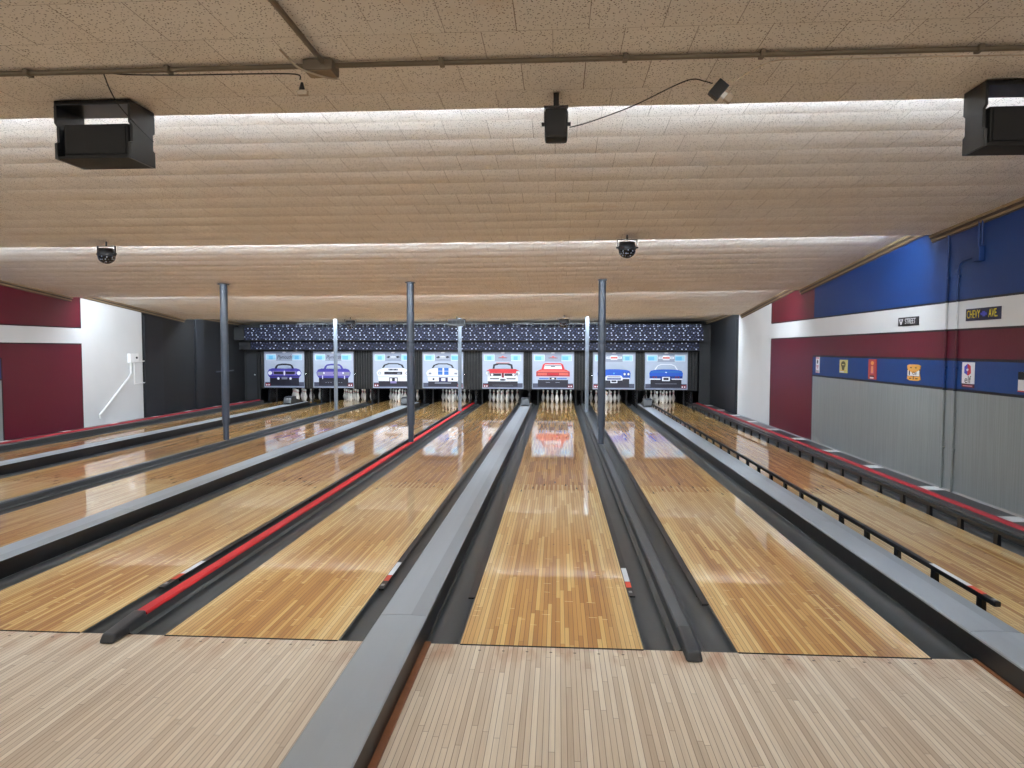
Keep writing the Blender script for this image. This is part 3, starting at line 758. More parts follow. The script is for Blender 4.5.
SCRLAB = ['purple car from the front, dark roof', 'purple car from behind, a thin pole before it', 'white car from the front with black grille',
          'white car with two blue stripes', 'red car from the front above a chrome bumper', 'red car from behind with wide tail lights',
          'bright blue car from the front with round headlights', 'bright blue car from behind']
for i, ((x0, x1), (kd, rear)) in enumerate(zip(SCR, KINDS)):
    W_, H_ = x1-x0, SZ1-SZ0
    t = thing('picture_screen', 'printed screen above the pins: '+SCRLAB[i], 'screen', ((x0+x1)/2, YB, SZ0), group='car picture screens')
    b = MB(); b.box(-W_/2, W_/2, 0, .04, 0, H_, C['bg2']); pan = b.build('panel', t)
    b = MB()
    for q in ((-W_/2-.02, -W_/2, 0-.02, H_+.02), (W_/2, W_/2+.02, -.02, H_+.02)): b.box(q[0], q[1], -.02, .04, q[2], q[3], M_BLACK)
    b.box(-W_/2, W_/2, -.02, .04, -.02, 0, M_BLACK); b.box(-W_/2, W_/2, -.02, .04, H_, H_+.02, M_BLACK); b.build('frame', t)
    pic = MB()
    def PP(pts, c, l, pic=pic, W_=W_, H_=H_): pic.face([((u-.5)*W_, -.001-.0008*l, v*H_) for u, v in pts], C[c])
    def RR(u0, u1, v0, v1, c, l): PP([(u0, v0), (u1, v0), (u1, v1), (u0, v1)], c, l)
    def EE(u, v, a, h_, c, l): PP([(u+a*math.cos(k*math.pi/8), v+h_*math.sin(k*math.pi/8)) for k in range(16)], c, l)
    RR(.02, .98, .15, .955, 'bg', 0); RR(.02, .98, .03, .15, 'floor', 0); RR(.3, .7, .74, .955, 'bg2', 1)
    for u in (.05, .69):
        RR(u, u+.25, .76, .92, 'white', 1); RR(u+.01, u+.24, .77, .91, 'thumb2', 2); RR(u+(.03 if i % 2 else .07), u+.17, .78, .88, 'thumb', 3)
    EE(.5, .975, .05, .02, 'white', 2)
    car(kd, rear, PP, RR, EE)
    if kd == 'white':
        EE(.5, .85, .1, .028, 'white', 3); PP([(.33, .85), (.4, .885), (.44, .85), (.38, .82)], 'dark', 4); PP([(.56, .86), (.62, .89), (.67, .85), (.6, .82)], 'dark', 4); RR(.42, .58, .84, .86, 'grey', 4); RR(.45, .56, .795, .81, 'grey', 4)
    if kd == 'red':
        PP([(.46, .87), (.5, .9), (.54, .87), (.5, .855)], 'coral', 3); RR(.39, .61, .83, .845, 'redd', 3); RR(.42, .58, .845, .855, 'coral', 3); RR(.495, .505, .78, .83, 'grey', 3)
    if kd == 'blue':
        PP([(.32, .82), (.41, .82), (.43, .79), (.57, .79), (.59, .82), (.68, .82), (.68, .88), (.59, .88), (.57, .91), (.43, .91), (.41, .88), (.32, .88)], 'white', 3); RR(.42, .58, .83, .87, 'coral', 4); RR(.34, .40, .835, .865, 'bg', 4); RR(.6, .66, .835, .865, 'bg', 4)
    u = .025 if i % 2 == 0 else .845
    RR(u, u+.13, .035, .12, 'redd', 2); EE(u+.035, .07, .017, .02, 'white', 3); EE(u+.09, .07, .017, .02, 'white', 3)
    pic.build('printed_picture', pan, fix=False)
    if kd == 'purple':
        text_mesh('Plymouth', .17, C['dark'], 'lettering', pan, Matrix.Translation((0, -.006, .84*H_)) @ Matrix.Rotation(math.pi/2, 4, 'X'), .001, sx=.72, shear=.35)

# ribbed black columns between and beside the screens
gaps = [(XL+.52, SCR[0][0])]+[(SCR[i][1], SCR[i+1][0]) for i in range(7)]+[(SCR[7][1], 4.28)]
between = ['left of the first purple screen', 'between the two purple screens', 'between purple and white screens', 'between the two white screens', 'between white and red screens',
           'between the two red screens', 'between red and blue screens', 'between the two bright blue screens', 'right of the last bright blue screen']
M_RIB = mat('rib_highlight_grey', srgb(74, 70, 66), .4, vary=.1)  # thin highlight along each black rib, put into the colour
for i, (x0, x1) in enumerate(gaps):
    x0 += .021; x1 -= .021
    t = thing('ribbed_column', 'narrow ribbed column '+between[i], 'column', ((x0+x1)/2, YB, 0), group='ribbed columns of the masking wall')
    h = (x1-x0)/2
    b = MB(); b.box(-h, h, .04, .07, .46, 1.68, M_MATTE); b.build('back_board', t)
    nr = max(3, int(round(2*h/.085)))
    for k in range(nr):
        xx = -h+2*h*(k+.5)/nr
        b = MB(); b.box(xx-.018, xx+.018, .005, .04, .47, 1.66, M_MATTE); b.box(xx+.012, xx+.018, .003, .005, .48, 1.65, M_RIB); b.build('rib', t)
# side doors/back panels next to the pinsetters
b = MB(); b.box(XL, XL+.5, YB+.0, YB+.06, .0, 1.7, P_BLACK); b.box(4.3, XR, YB, YB+.06, .0, 1.7, P_BLACK)
b.box(XL, XR, YB+.03, YB+.09, 1.68, 2.46, P_BLACK); struct(b, 'wall_masking')
b = MB(); b.box(XL+.09, XL+.41, YB-.03, YB-.001, .06, 1.55, P_BLACK2, .004)
b.box(XL+.06, XL+.09, YB-.035, YB-.001, .06, 1.58, M_MATTE); b.box(XL+.41, XL+.44, YB-.035, YB-.001, .06, 1.58, M_MATTE)
o = struct(b, 'door_1'); b = MB(); b.lathe([(.012, 0), (.012, .03), (.022, .035), (.022, .05)], M_STEEL, 12); h_ = b.build('door_handle', None); h_.rotation_euler = (math.pi/2, 0, 0); h_.parent = o; h_.location = (XL+.37, YB-.03, .9)

# patterned fascia bands
M_NAVY = mat('fascia_navy', srgb(30, 34, 58), .4, vary=.25, scale=5.)
def fascia_mat(nm, H, rows, per=.42):
    t = NT(nm); x, y, z = t.sep(t.obj())[:3]; P = t.pos()
    base = t.mix(t.noise(P, 5., 3.), srgb(7, 9, 24), srgb(20, 23, 46))
    u = t.math('FRACT', t.math('DIVIDE', t.math('ADD', x, 40.), per)); h = H/rows
    v = t.math('FRACT', t.math('DIVIDE', z, h)); row = t.math('FLOOR', t.math('DIVIDE', z, h))
    u = t.math('FRACT', t.math('ADD', u, t.math('MULTIPLY', row, .33)))
    pale = 0.; grey = 0.
    for (a, b_, c) in [(.08, .8, 1), (.37, .8, 1), (.49, .5, 1), (.2, .3, 2), (.62, .76, 2), (.86, .72, 2), (.74, .42, 2), (.08, .14, 1), (.37, .14, 1), (.94, .3, 2), (.64, .18, 2)]:
        dx = t.math('DIVIDE', t.math('MULTIPLY', t.math('ABSOLUTE', t.math('SUBTRACT', u, a)), per), .022)
        dz = t.math('DIVIDE', t.math('MULTIPLY', t.math('ABSOLUTE', t.math('SUBTRACT', v, b_)), h), .017)
        k = t.math('LESS_THAN', t.math('ADD', t.math('POWER', dx, 2.), t.math('POWER', dz, 2.)), 1.)
        if c == 1: pale = t.math('MAXIMUM', pale, k)
        else: grey = t.math('MAXIMUM', grey, k)
    col = t.mix(grey, base, srgb(58, 64, 92)); col = t.mix(pale, col, srgb(168, 176, 198))
    t.put(t.b.inputs['Base Color'], col); t.b.inputs['Roughness'].default_value = .6; t.b.inputs['Specular IOR Level'].default_value = .25
    return t.m
def fascia(x0, x1, y, z0, z1, rows, label, per=.42, px0=0):
    t = thing('patterned_fascia', label, 'fascia board', (0, y, z0), group='patterned fascia boards')
    H = z1-z0
    b = MB(); b.box(x0, x1, 0, .05, 0, H, fascia_mat('dotted_fascia_print_%d' % int(y*100+z0*10), H, rows)); b.build('board', t)
    b = MB(); b.box(x0, x1, -.02, 0.0, -.012, .004, M_MATTE); b.box(x0, x1, -.012, 0, H-.004, H+.01, M_MATTE); b.build('edge_strip', t)
fascia(-9.5, 4.22, YB-.35, 1.69, 1.96, 1, 'lower navy board with pale dots directly above the car screens')
fascia(-9.56, 4.27, YB-.65, 1.98, 2.37, 2, 'upper navy board with pale dots, standing forward under the lamps')
fascia(-9.2, 4.27, YB-.35, 2.385, 2.47, 1, 'narrow topmost navy board with dots tucked under the ceiling')
b = MB(); b.box(-9.56, 4.27, YB-.65+.05, YB+.03, 1.965, 1.98, M_MATTE); b.box(-9.5, 4.22, YB-.3, YB+.03, 1.675, 1.69, M_MATTE)
b.box(XL, -9.52, YB-.35, YB-.3, 1.69, 1.96, P_BLACK); b.box(XL, -9.58, YB-.65, YB-.6, 1.98, 2.37, P_BLACK); b.box(XL, -9.22, YB-.35, YB-.3, 2.385, 2.46, P_BLACK)
n += 1; struct(b, 'trim_%d' % n)

# ------------------------------------------------------------------ pin decks: kickbacks, curtains, lamps, pins
M_KICK = mat('kickback_black', srgb(30, 30, 34), .25, vary=.2)
ks = [CAPS[a] for a in (1, 3, 5, 7)]
walls_x = sorted([(CAPS[a][0]+CAPS[a][1])/2 for a in CAPS]+[RID[a] for a in RID]+[4.2, -9.35])
for i, x in enumerate(walls_x):
    b = MB(); b.box(x-.03, x+.03, 17.95, 20.4, ZB, 1.2, M_KICK)
    o = b.build('kickback_panel', None)
    lab = ('pit side board between pins of %s and %s' % (SHORT[i], SHORT[i+1])) if 0 < i < 8 else ('black pit side board at the outer side of the %s pins' % SHORT[1 if i == 0 else 8])
    tag(o, lab, 'side board', 'pit side boards')
for k in range(1, 9):
    b = MB()
    W2 = .72; N = 24; pts = []
    for i in range(N+1): pts.append((LC[k]-W2+2*W2*i/N, 20.35+.03*math.sin(i*1.9)))
    for i in range(N):
        b.face([(pts[i][0], pts[i][1], ZB+.02), (pts[i+1][0], pts[i+1][1], ZB+.02), (pts[i+1][0], pts[i+1][1], 1.1), (pts[i][0], pts[i][1], 1.1)], M_MATTE)
        b.face([(pts[i][0], pts[i][1]+.02, ZB+.02), (pts[i+1][0], pts[i+1][1]+.02, ZB+.02), (pts[i+1][0], pts[i+1][1]+.02, 1.1), (pts[i][0], pts[i][1]+.02, 1.1)], M_MATTE)
    o = b.build('pit_curtain', None, fix=False); tag(o, 'black pit curtain hanging behind the pins below the %s' % LANE_SAY[k], 'curtain', 'pit curtains')
pr = None
for k in range(1, 9):
    if pr is None: pr = batten_proto(1.1, E_PIT, 'pin_deck_lamp', .016); t = pr
    else: t = copy_tree(pr)
    t.location = (LC[k], 17.72, .944); tag(t, 'small tube lamp hidden above the pins behind the %s' % LANE_SAY[k], 'lamp', 'pin deck lamps')
# flat pinsetter body above the pins
for k in range(1, 9):
    b = MB(); b.box(LC[k]-.62, LC[k]+.62, 17.6, 19.9, .98, 1.15, M_MATTE, .02)
    for sx_ in (-.62, .58):
        for sy_ in (17.98, 19.82): b.box(LC[k]+sx_, LC[k]+sx_+.04, sy_, sy_+.05, ZB, .985, M_MATTE)
    for q in range(4): b.box(LC[k]-.45, LC[k]+.45, 18.25+q*.4, 18.3+q*.4, .93, .98, M_BLACK)
    tag(b.build('pinsetter', None), 'black pinsetter table hanging over the pins behind the %s' % LANE_SAY[k], 'pinsetter', 'pinsetters')
t_ = NT('pin_white'); zz = t_.sep(t_.obj())[2]
band = t_.math('MULTIPLY', t_.math('GREATER_THAN', zz, .272), t_.math('LESS_THAN', zz, .279))
band2 = t_.math('MULTIPLY', t_.math('GREATER_THAN', zz, .290), t_.math('LESS_THAN', zz, .297))
t_.put(t_.b.inputs['Base Color'], t_.mix(t_.math('ADD', band, band2), srgb(236, 236, 232), srgb(190, 30, 36))); t_.b.inputs['Roughness'].default_value = .25
M_PIN = t_.m
PROF = [(0.026, 0), (.0286, .006), (.036, .03), (.049, .07), (.0575, .1), (.0605, .114), (.0585, .135), (.052, .165), (.0415, .2), (.031, .232), (.0245, .255), (.0228, .272), (.0238, .29), (.028, .318), (.0318, .336),
        (.0323, .345), (.030, .358), (.0235, .371), (.012, .379), (.002, .381)]
b = MB(); b.lathe(PROF, M_PIN, 20); pin0 = b.build('bowling_pin', None, smooth=True); used = False
PINPOS = [(0, 0, 'foremost and alone'), (-1, 1, 'left of the second row'), (1, 1, 'right of the second row'),
          (-2, 2, 'left of the third row'), (0, 2, 'middle of the third row'), (2, 2, 'right of the third row'),
          (-3, 3, 'far left of the back row'), (-1, 3, 'inner left of the back row'), (1, 3, 'inner right of the back row'), (3, 3, 'far right of the back row')]
for k in range(1, 9):
    for dx, row, say in PINPOS:
        o = pin0 if not used else pin0.copy()
        if used: COL.objects.link(o)
        used = True
        o.location = (LC[k]+dx*.1524, 18.29+row*.264, 0)
        tag(o, 'white bowling pin, %s below the %s' % (say, SHORT[k]), 'bowling pin', 'bowling pins below the %s' % SHORT[k])

# ------------------------------------------------------------------ short battens in front of the fascia
for x0, x1, lab in ((-7.75, -5.0, 'behind the left end of the far lights'), (-4.75, -2.05, 'behind the small square spotlight'), (-1.3, 1.5, 'right of the middle far pole')):
    t = thing('fascia_batten', 'dark shaded batten lamp washing the dotted fascia '+lab, 'lamp', ((x0+x1)/2, YB-1.05, 2.44), group='fascia lamps')
    L = x1-x0
    b = MB(); b.box(-L/2, L/2, -.02, .0, -.0, .035, M_BLACK, .003); b.box(-L/2, L/2, -.02, .06, .035, .05, M_BLACK); b.build('housing', t)
    b = MB(); b.tube([(-L/2+.04, .04, .02), (L/2-.04, .04, .02)], .011, E_FRONT, 8); b.build('tube', t, smooth=True)
    for s in (-.35, .35):
        b = MB(); b.tube([(s*L, .02, .05), (s*L, .02, ceil_z((x0+x1)/2+s*L, YB-1.05)-2.46)], .004, M_STEEL, 6); b.build('hanger_rod', t)

# ------------------------------------------------------------------ hanging loudspeakers at the nearest ceiling step
def cage_speaker(cx, y, ztop, W_, H_, D_, label):
    t = thing('hanging_speaker', label, 'loudspeaker', (cx, y, ztop), group='caged black loudspeakers')
    h = W_/2
    b = MB(); b.box(-h, h, 0, D_, -.03, -.004, M_BLACK, .004); b.build('top_plate', t)
    for s in (-1, 1):
        b = MB()
        xo = s*h; 
        prof = [(0, -.03), (D_, -.03), (D_, -.13), (D_-.02, -.145), (D_-.02, -H_+.1), (D_, -H_+.09), (D_, -H_), (0, -H_), (0, -H_+.09), (.02, -H_+.1), (.02, -.145), (0, -.13)]
        b.prism(prof, min(xo, xo-s*.015), max(xo, xo-s*.015), M_BLACK, axis='X'); b.build('side_bracket', t)
    b = MB(); b.box(-h+.015, h-.015, 0, D_, -H_, -H_+.015, M_MATTE); b.build('bottom_tray', t)
    b = MB(); b.box(-h+.04, h-.03, .025, D_-.02, -H_+.017, -.13, M_MATTE, .012); cab = b.build('cabinet', t, smooth=False)
    b = MB(); b.box(-h+.055, h-.045, .018, .026, -H_+.03, -.145, M_MATTE, .003); b.build('grille', cab)
cage_speaker(-2.655, -.03, 3.145, .46, .335, .24, 'big caged black loudspeaker fed by a thin cable from the ceiling conduit')
cage_speaker(2.585, -.02, 3.145, .60, .345, .20, 'big caged black loudspeaker near the wall with the signs, cut by the picture edge')
t = thing('small_speaker', 'small rounded black loudspeaker on a U bracket hanging at the centre ceiling step', 'loudspeaker', (.014, 0, 3.12))
b = MB(); b.box(-.064, .064, 0, .12, -.235, -.065, M_MATTE, .02); cab = b.build('cabinet', t, smooth=True)
b = MB(); b.box(-.056, .056, -.006, .002, -.225, -.08, M_BLACK, .003); b.build('grille', cab)
b = MB(); b.box(-.068, .068, .03, .08, -.05, -.045, M_BLACK); b.box(-.068, -.065, .045, .075, -.13, -.045, M_BLACK); b.box(.065, .068, .045, .075, -.13, -.045, M_BLACK); b.box(-.015, .015, .04, .07, -.047, .03, M_BLACK)
b.build('bracket', t)
for s in (-1, 1):
    b = MB(); b.tube([(s*.062, .06, -.14), (s*.082, .06, -.14)], .011, M_BLACK, 10); b.build('knob', t)

# ------------------------------------------------------------------ party spotlights
t_ = NT('dotted_lens_dome'); vo_ = t_.n('ShaderNodeTexVoronoi'); t_.put(vo_.inputs['Vector'], t_.obj()); vo_.inputs['Scale'].default_value = 34.; vo_.inputs['Randomness'].default_value = .35
t_.put(t_.b.inputs['Base Color'], t_.mix(t_.math('LESS_THAN', vo_.outputs['Distance'], .3), srgb(18, 19, 24), srgb(170, 180, 200))); t_.b.inputs['Roughness'].default_value = .2
M_LENS = t_.m
def dome_light(x, y, z, label, r=.11):
    t = thing('dome_spotlight', label, 'spotlight', (x, y, z), group='dotted dome spotlights')
    b = MB(); b.lathe([(r*.93, -.04), (r, -.06), (r*.99, -.085), (r*.95, -.1)], M_DARK, 24); b.build('rim', t, smooth=True)
    b = MB(); b.lathe([(r*.85, .0), (r*.93, -.04)], M_BLACK, 24); b.build('housing', t, smooth=True)
    prof = [(r*.95*math.cos(a), -.1-r*.85*math.sin(a)) for a in [math.pi/2*i/7 for i in range(7)]]+[(.005, -.1-r*.85)]
    b = MB(); b.lathe(prof[::-1], M_LENS, 24); b.build('dome', t, smooth=True)
    b = MB()
    for s in (-1, 1): b.box(s*(r+.008)-.003, s*(r+.008)+.003, -.012, .012, -.08, .035, M_BLACK); b.tube([(s*(r-.005), 0, -.065), (s*(r+.025), 0, -.065)], .01, M_BLACK, 8)
    b.box(-r-.01, r+.01, -.012, .012, .03, .036, M_BLACK); b.tube([(0, 0, .035), (0, 0, .1)], .01, M_BLACK, 8); b.build('bracket', t)
dome_light(-5.80, 4.72, ceil_z(-5.8, 4.72)-.09, 'dotted dome spotlight under the second ceiling step on the left')
dome_light(.87, 4.72, ceil_z(.87, 4.72)-.09, 'dotted dome spotlight under the second ceiling step on the right')
dome_light(-5.29, 13.55, ceil_z(-5.29, 13.55)-.09, 'black dotted dome spotlight at the farthest ceiling step, left of the near red-divider pole', .14)
dome_light(.175, 13.55, ceil_z(.175, 13.55)-.1, 'black dotted dome spotlight at the farthest ceiling step, above the red rear-view screen', .14)
t = thing('bar_spotlight', 'rectangular black spotlight at the farthest ceiling step above the middle thin pole', 'spotlight', (-2.54, 13.55, ceil_z(-2.54, 13.55)-.09))
b = MB(); b.box(-.22, .22, -.06, .06, -.16, .02, M_BLACK, .01); b.build('housing', t)
for q in range(4):
    b = MB(); b.lathe([(.035, 0), (.042, .012)], M_MATTE, 14); o = b.build('lamp_cell', t, (-.155+q*.103, -.061, -.06)); o.rotation_euler = (math.pi/2, 0, 0)
b = MB(); b.box(-.2, .2, -.064, -.06, -.15, -.125, M_DARK); b.build('lower_lip', t)
b = MB(); b.tube([(0, 0, .02), (0, 0, .09)], .012, M_BLACK, 8); b.build('bracket', t)

# ------------------------------------------------------------------ ceiling conduits near the camera
zc = lambda x: 3.15
t = thing('ceiling_conduit', 'long dark steel conduit crossing the near ceiling from left to right', 'conduit', (0, -.45, 0))
b = MB(); b.tube([(x, 0, zc(x)-.022) for x in [-4.2+.5*i for i in range(18)]], .0125, M_CONDUIT, 10); b.build('pipe', t, smooth=True)
for x in (-2.7, -1.95, -.55, .35, 1.0, 2.0, 3.1):
    b = MB(); b.box(x-.012, x+.012, -.028, .028, zc(x)-.037, zc(x)-.008, M_CONDUIT, .004); b.build('clip', t)
b = MB(); b.box(-1.235, -1.085, -.055, .06, zc(-1.16)-.06, zc(-1.16)-.008, M_CONDUIT, .006); b.build('junction_box', t)
b = MB(); b.box(-1.225, -1.095, -.045, .05, zc(-1.16)-.063, zc(-1.16)-.06, M_TRIMT); b.build('cover_plate', t)
t = thing('ceiling_conduit', 'dark steel conduit running from the ceiling junction box toward the camera', 'conduit', (-1.13, -.5, 0))
b = MB(); b.tube([(0, -.01, zc(-1.13)-.03), (0, -4.0, zc(-1.13)-.03)], .0125, M_CONDUIT, 10); b.build('pipe', t, smooth=True)
b = MB(); b.box(-.03, .03, -1.2, -1.17, zc(-1.13)-.045, zc(-1.13)-.008, M_CONDUIT, .004); b.build('clip', t)
# plugs and cables
def cable(name, pts, r, m, label):
    b = MB(); P = [Vector(p) for p in pts]; out = []
    for i in range(len(P)-1):
        p0 = P[max(0, i-1)]; p1 = P[i]; p2 = P[i+1]; p3 = P[min(len(P)-1, i+2)]
        for k in range(6):
            s = k/6; out.append(.5*((2*p1)+(-p0+p2)*s+(2*p0-5*p1+4*p2-p3)*s*s+(-p0+3*p1-3*p2+p3)*s**3))
    out.append(P[-1]); b.tube(out, r, m, 6); return tag(b.build(name, None, smooth=True), label, 'cable')
cable('power_cable', [(-1.275,-.43,3.07),(-1.30,-.43,3.098),(-1.535,-.43,3.105),(-1.90,-.43,3.108),(-2.2,-.43,3.118),(-2.30,-.43,3.132),(-2.33,-.38,3.112),(-2.391,-.25,3.10),(-2.455,-.09,3.09),(-2.41,-.045,3.02),(-2.405,.16,2.955)], .0035, M_CABLE,
      'thin black cable running under the conduit down to the left caged speaker')
t = thing('power_plug', 'black plug with a grey socket hanging left of the ceiling junction box', 'plug', (-1.27, -.42, 3.03))
b = MB(); b.lathe([(.006, .03), (.014, .0), (.014, -.01)], M_BLACK, 10); b.build('plug_body', t, smooth=True)
b = MB(); b.box(-.02, .03, -.015, .015, -.035, -.01, M_CABLEW, .004); b.build('socket', t)
t = thing('power_adapter', 'black square power adapter hanging on a cord right of the centre', 'power adapter', (.83, -.3, 3.02)); t.rotation_euler = (0, .7, 0)
b = MB(); b.box(-.03, .03, -.02, .02, -.045, .045, M_BLACK, .005); b.build('adapter_body', t)
b = MB(); b.box(.03, .05, -.012, .012, -.018, .012, M_WHITE, .002); b.box(.05, .085, -.014, .014, -.02, .02, M_CABLEW, .004); b.build('socket', t)
cable('speaker_cable', [(.09, .06, 2.962), (.2, .0, 2.97), (.42, -.12, 3.01), (.62, -.28, 3.055), (.70, -.32, 3.068), (.76, -.31, 3.06), (.80, -.305, 3.05)], .003, M_CABLE, 'thin black cord sagging from the small centre speaker to the power adapter')
cable('extension_cable', [(.90, -.31, 3.05), (1.0, -.36, zc(1)-.05), (1.1, -.43, zc(1.1)-.042), (1.4, -.42, zc(1.4)-.042), (1.6, -.44, zc(1.6)-.048), (1.75, -.42, zc(1.7)-.04), (2.3, -.42, zc(2.3)-.044), (3.0, -.42, zc(3)-.042)], .0035, M_CABLEW,
      'beige extension cable strung along the conduit at the right')
cable('white_cable', [(-1.30, -.62, zc(-1.3)-.012), (-1.26, -.52, zc(-1.2)-.05), (-1.2, -.49, zc(-1.2)-.07), (-1.14, -.42, zc(-1.1)-.07), (-1.10, -.38, zc(-1.1)-.06)], .005, M_CABLEW, 'pale cable looping over the ceiling junction box')

# ------------------------------------------------------------------ wall conduits
def painted_tube(b, pts, r, zones):
    # vertical run repainted in the colour of each wall zone
    (x, y, z0), (_, _, z1) = pts
    for a, c, m in zones:
        lo, hi = max(a, z0), min(c, z1)
        if hi > lo: b.tube([(x, y, lo), (x, y, hi)], r, m, 10, caps=False)
ZR = zone_r(4.)
t = thing('wall_conduit', 'vertical conduit on the right wall rising straight to the ceiling', 'conduit', (XR-.018, 4.62, .06))
b = MB(); painted_tube(b, [(0, 0, 0), (0, 0, 3.0)], .014, [(a-.06, c-.06, m) for a, c, m in ZR]); b.build('pipe', t, smooth=True)
for z in (.5, 1.45, 2.5):
    b = MB(); b.box(-.006, .017, -.03, .03, z-.012, z+.012, P_BLUE if z > 1 else P_GREY, .003); b.build('strap', t)
t = thing('wall_conduit', 'bent conduit on the right wall leading to the square box under the ceiling', 'conduit', (XR-.018, 4.40, .06))
b = MB(); painted_tube(b, [(0, 0, 0), (0, 0, 2.55)], .012, [(a-.06, c-.06, m) for a, c, m in ZR])
b.tube([(0, 0, 2.55), (0, -.015, 2.61), (0, -.05, 2.65), (0, -.1, 2.665), (0, -.34, 2.685)], .012, P_BLUE, 10); b.build('pipe', t, smooth=True)
for z in (.5, 1.45, 2.5):
    b = MB(); b.box(-.006, .017, -.03, .03, z-.012, z+.012, P_BLUE if z > 1 else P_GREY, .003); b.build('strap', t)
b = MB(); b.box(-.045, .017, -.46, -.34, 2.62, 2.78, P_BLUE, .005); b.build('junction_box', t)
b = MB()
for yy in (-.37, -.43): b.tube([(0, yy, 2.78), (0, yy, 3.06)], .010, P_BLUE, 8)
b.build('upper_pipe', t, smooth=True)
t = thing('wall_switch_box', 'white electrical box with thin pipes on the white part of the left wall', 'electrical box', (XL+.0, 11.5, 0))
b = MB(); b.box(0, .08, -.1, .05, 1.38, 1.6, M_WHITE, .004); b.box(0, .06, .06, .24, 1.4, 1.6, M_WHITE, .004); b.build('box', t)
b = MB(); b.lathe([(.025, 0), (.025, .02)], M_BLACK, 12); o = b.build('round_button', t, (.061, .15, 1.5)); o.rotation_euler = (0, math.pi/2, 0)
b = MB(); b.tube([(.03, -.03, 1.38), (.03, -.03, 1.15), (.03, -.1, 1.05), (.03, -1.15, .28), (.03, -1.15, .2)], .022, M_WHITE, 8); b.tube([(.03, .1, 1.4), (.03, .1, .88)], .02, M_WHITE, 8)
b.tube([(.03, .1, .9), (.03, .55, .9)], .012, M_WHITE, 8); b.tube([(.03, .1, 1.4), (.03, .55, 1.42)], .012, M_WHITE, 8); b.build('pipe', t, smooth=True)
# grab rail on the black left wall
t = thing('grab_rail', 'short grey rail on the black left wall beside the nearer left pole', 'rail', (XL, 15.9, 1.05))
b = MB(); b.tube([(.06, -.5, 0), (.06, .6, .01)], .018, M_POLE, 10); b.build('bar', t, smooth=True)
b = MB(); b.tube([(0, -.4, 0), (.06, -.4, 0)], .01, M_POLE, 8); b.tube([(0, .5, 0), (.06, .5, 0)], .01, M_POLE, 8); b.build('bracket', t)

# ------------------------------------------------------------------ signs on the right wall
MZ = Matrix.Rotation(-math.pi/2, 4, 'Z') @ Matrix.Rotation(math.pi/2, 4, 'X')    # text facing -X, reading toward -Y
Y_ = mat('sign_yellow', srgb(232, 210, 40), .4); NV = mat('sign_navy', srgb(26, 30, 66), .4); SY = mat('sign_pale_yellow', srgb(220, 206, 130), .45); OL = mat('sign_olive', srgb(84, 78, 30), .5)
SR = mat('sign_brick_red', srgb(172, 62, 58), .45); SO = mat('sign_orange', srgb(226, 160, 74), .45); SW = mat('sign_white', srgb(228, 228, 232), .4); SB = mat('sign_blue', srgb(60, 70, 190), .4); SRD = mat('sign_red', srgb(204, 48, 60), .4); SK = mat('sign_black', srgb(20, 20, 26), .4); SP = mat('sign_pink', srgb(206, 140, 150), .45)
PL = {}
def sign(yc, zc_, W_, H_, m, label, name='wall_sign', rounded=False):
    t = thing(name, label, 'sign', (XR-.001, yc, zc_), group='signs on the right wall')
    b = MB()
    if rounded:
        pr_ = [(-W_/2, -H_*.42), (-W_*.3, -H_/2), (W_*.3, -H_/2), (W_/2, -H_*.42), (W_*.42, 0), (W_/2, H_*.42), (W_*.3, H_/2), (-W_*.3, H_/2), (-W_/2, H_*.42), (-W_*.42, 0)]
        b.prism(pr_, -.008, 0, m, axis='X')
    else: b.box(-.008, 0, -W_/2, W_/2, -H_/2, H_/2, m, .002)
    t['pl'] = 0; PL[t.name] = b.build('plate', t); del t['pl']; return t
def flat(t, pts, m, l=1, name='printed_mark'):
    b = MB(); b.face([(-.008-.0008*l, -u, v) for u, v in pts], m); return b.build(name, PL[t.name], fix=False)
def flats(t, items, name='printed_mark'):
    b = MB()
    for pts, m, l in items: b.face([(-.008-.0008*l, -u, v) for u, v in pts], m)
    return b.build(name, PL[t.name], fix=False)
def rc(u0, u1, v0, v1): return [(u0, v0), (u1, v0), (u1, v1), (u0, v1)]
def el(u, v, a, h, n=14): return [(u+a*math.cos(2*math.pi*k/n), v+h*math.sin(2*math.pi*k/n)) for k in range(n)]
def sign_text(t, s, size, m, u, v, sx=1., l=3): return text_mesh(s, size, m, 'lettering', PL[t.name], Matrix.Translation((-.008-.0008*l, -u, v)) @ MZ, .001, sx=sx)
t = sign(3.93, 2.107, .62, .135, NV, 'long navy street sign with yellow CHEVY AVE. lettering on the white stripe')
sign_text(t, 'CHEVY', .125, Y_, -.165, 0, .62); sign_text(t, 'AVE.', .125, Y_, .185, 0, .62)
flats(t, [([(-.03, -.012), (.0, -.012), (.0, -.028), (.05, -.028), (.05, -.012), (.08, -.012), (.07, .014), (.045, .014), (.045, .03), (-.005, .03), (-.005, .014), (-.04, .014)], SB, 1)])
t = sign(5.53, 2.09, .53, .115, SK, 'small dark street sign with white lettering on the white stripe, left of the yellow-lettered one')
sign_text(t, 'STREET', .10, SW, .06, 0, .85); flats(t, [([(-.24, .035), (-.13, .035), (-.17, -.04), (-.2, -.04)], SW, 1), (rc(-.2, -.17, .0, .03), SK, 2)])
t = sign(8.67, 1.448, .16, .28, SW, 'narrow white poster on the blue stripe, leftmost of the small signs')
flats(t, [(rc(-.075, .075, .11, .135), SP, 1), (el(0, .06, .03, .035), SK, 1), (rc(-.02, .0, .02, .05), SK, 2), (rc(-.05, .05, -.03, -.005), SP, 1), (el(0, -.05, .018, .018), SP, 1), (rc(-.06, .06, -.115, -.1), SK, 1), (rc(-.07, .07, -.135, -.125), SRD, 1)])
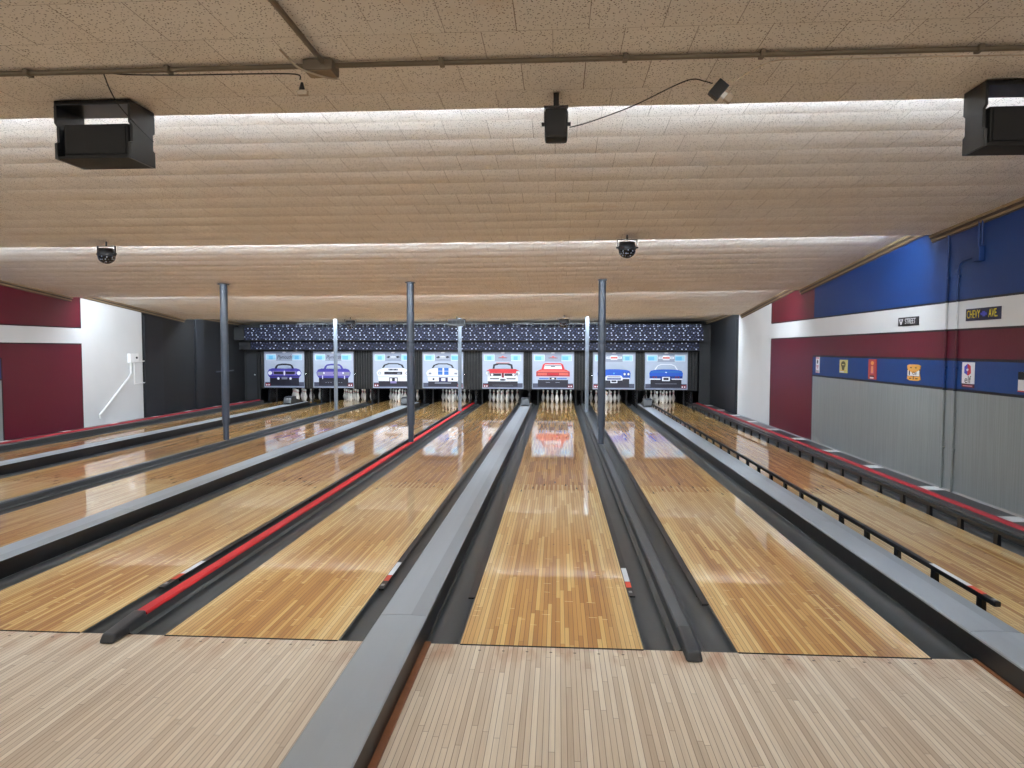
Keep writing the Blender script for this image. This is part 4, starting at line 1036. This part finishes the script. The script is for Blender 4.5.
t = sign(7.56, 1.45, .30, .21, SY, 'small pale yellow sign with a dark olive emblem on the blue stripe')
flats(t, [(el(-.0, .03, .09, .055), OL, 1), ([(-.085, .06), (.085, .06), (.04, -.06), (-.04, -.06)], OL, 2), (rc(-.05, .05, .02, .035), SY, 3), (rc(-.13, .03, -.098, -.078), SW, 1), (rc(-.1, .1, -.072, -.062), SO, 1)])
t = sign(6.53, 1.432, .26, .295, SR, 'tall brick red sign with a pale figure on the blue stripe')
flats(t, [(el(0, .09, .05, .03), SO, 1), ([(-.035, .045), (.035, .045), (.045, -.06), (-.045, -.06)], SP, 1), (rc(-.02, .02, -.05, .05), SO, 2), (rc(-.07, .07, -.11, -.09), SK, 1), (rc(-.07, .05, -.135, -.115), SW, 1)])
t = sign(5.35, 1.424, .34, .21, SO, 'orange hourglass-shaped sign with white centre band on the blue stripe', rounded=True)
flats(t, [([(-.165, .05), (0, -.03), (.165, .05), (.165, .035), (.15, -.05), (-.15, -.05), (-.165, .035)], SK, 1), (rc(-.15, .15, -.045, .03), SW, 2), ([(-.14, .03), (0, -.012), (.14, .03), (.14, .06), (-.14, .06)], SO, 3), (rc(-.115, -.085, -.035, .02), SK, 3), (rc(-.012, .012, -.09, -.05), OL, 1), (rc(-.11, -.05, -.085, -.07), OL, 1), (rc(.05, .11, -.085, -.07), OL, 1), (el(-.06, .062, .025, .008), OL, 4), (el(.06, .062, .025, .008), OL, 4)])
sign_text(t, 'Oil', .06, SK, .03, -.012, 1.4, 4)
t = sign(4.16, 1.458, .23, .24, SW, 'white sign with a red and blue emblem and the letters elf on the blue stripe')
flats(t, [([(-.01, .105), (-.07, .07), (-.07, .0), (-.01, -.025), (-.01, .02), (.01, .04), (-.01, .06)], SB, 1), ([(-.01, .105), (.05, .08), (.06, .0), (.01, -.03), (-.01, -.025), (-.01, .02), (.015, .04), (-.01, .06)], SRD, 1), (el(-.01, .035, .018, .014), SW, 2)])
sign_text(t, 'elf', .115, SK, 0, -.078, 1.1)
t = sign(4.16, 1.315, .23, .04, P_MAR, 'thin dark maroon strip sign directly below the elf sign'); flats(t, [(rc(-.09, .09, -.008, .004), SP, 1)])
t = sign(3.18, 1.40, .26, .2, SW, 'white and black sign on the blue stripe, cut by the right picture edge'); flats(t, [(rc(-.13, .13, .02, .1), SK, 1), (rc(-.13, .13, -.1, -.088), SRD, 1)])
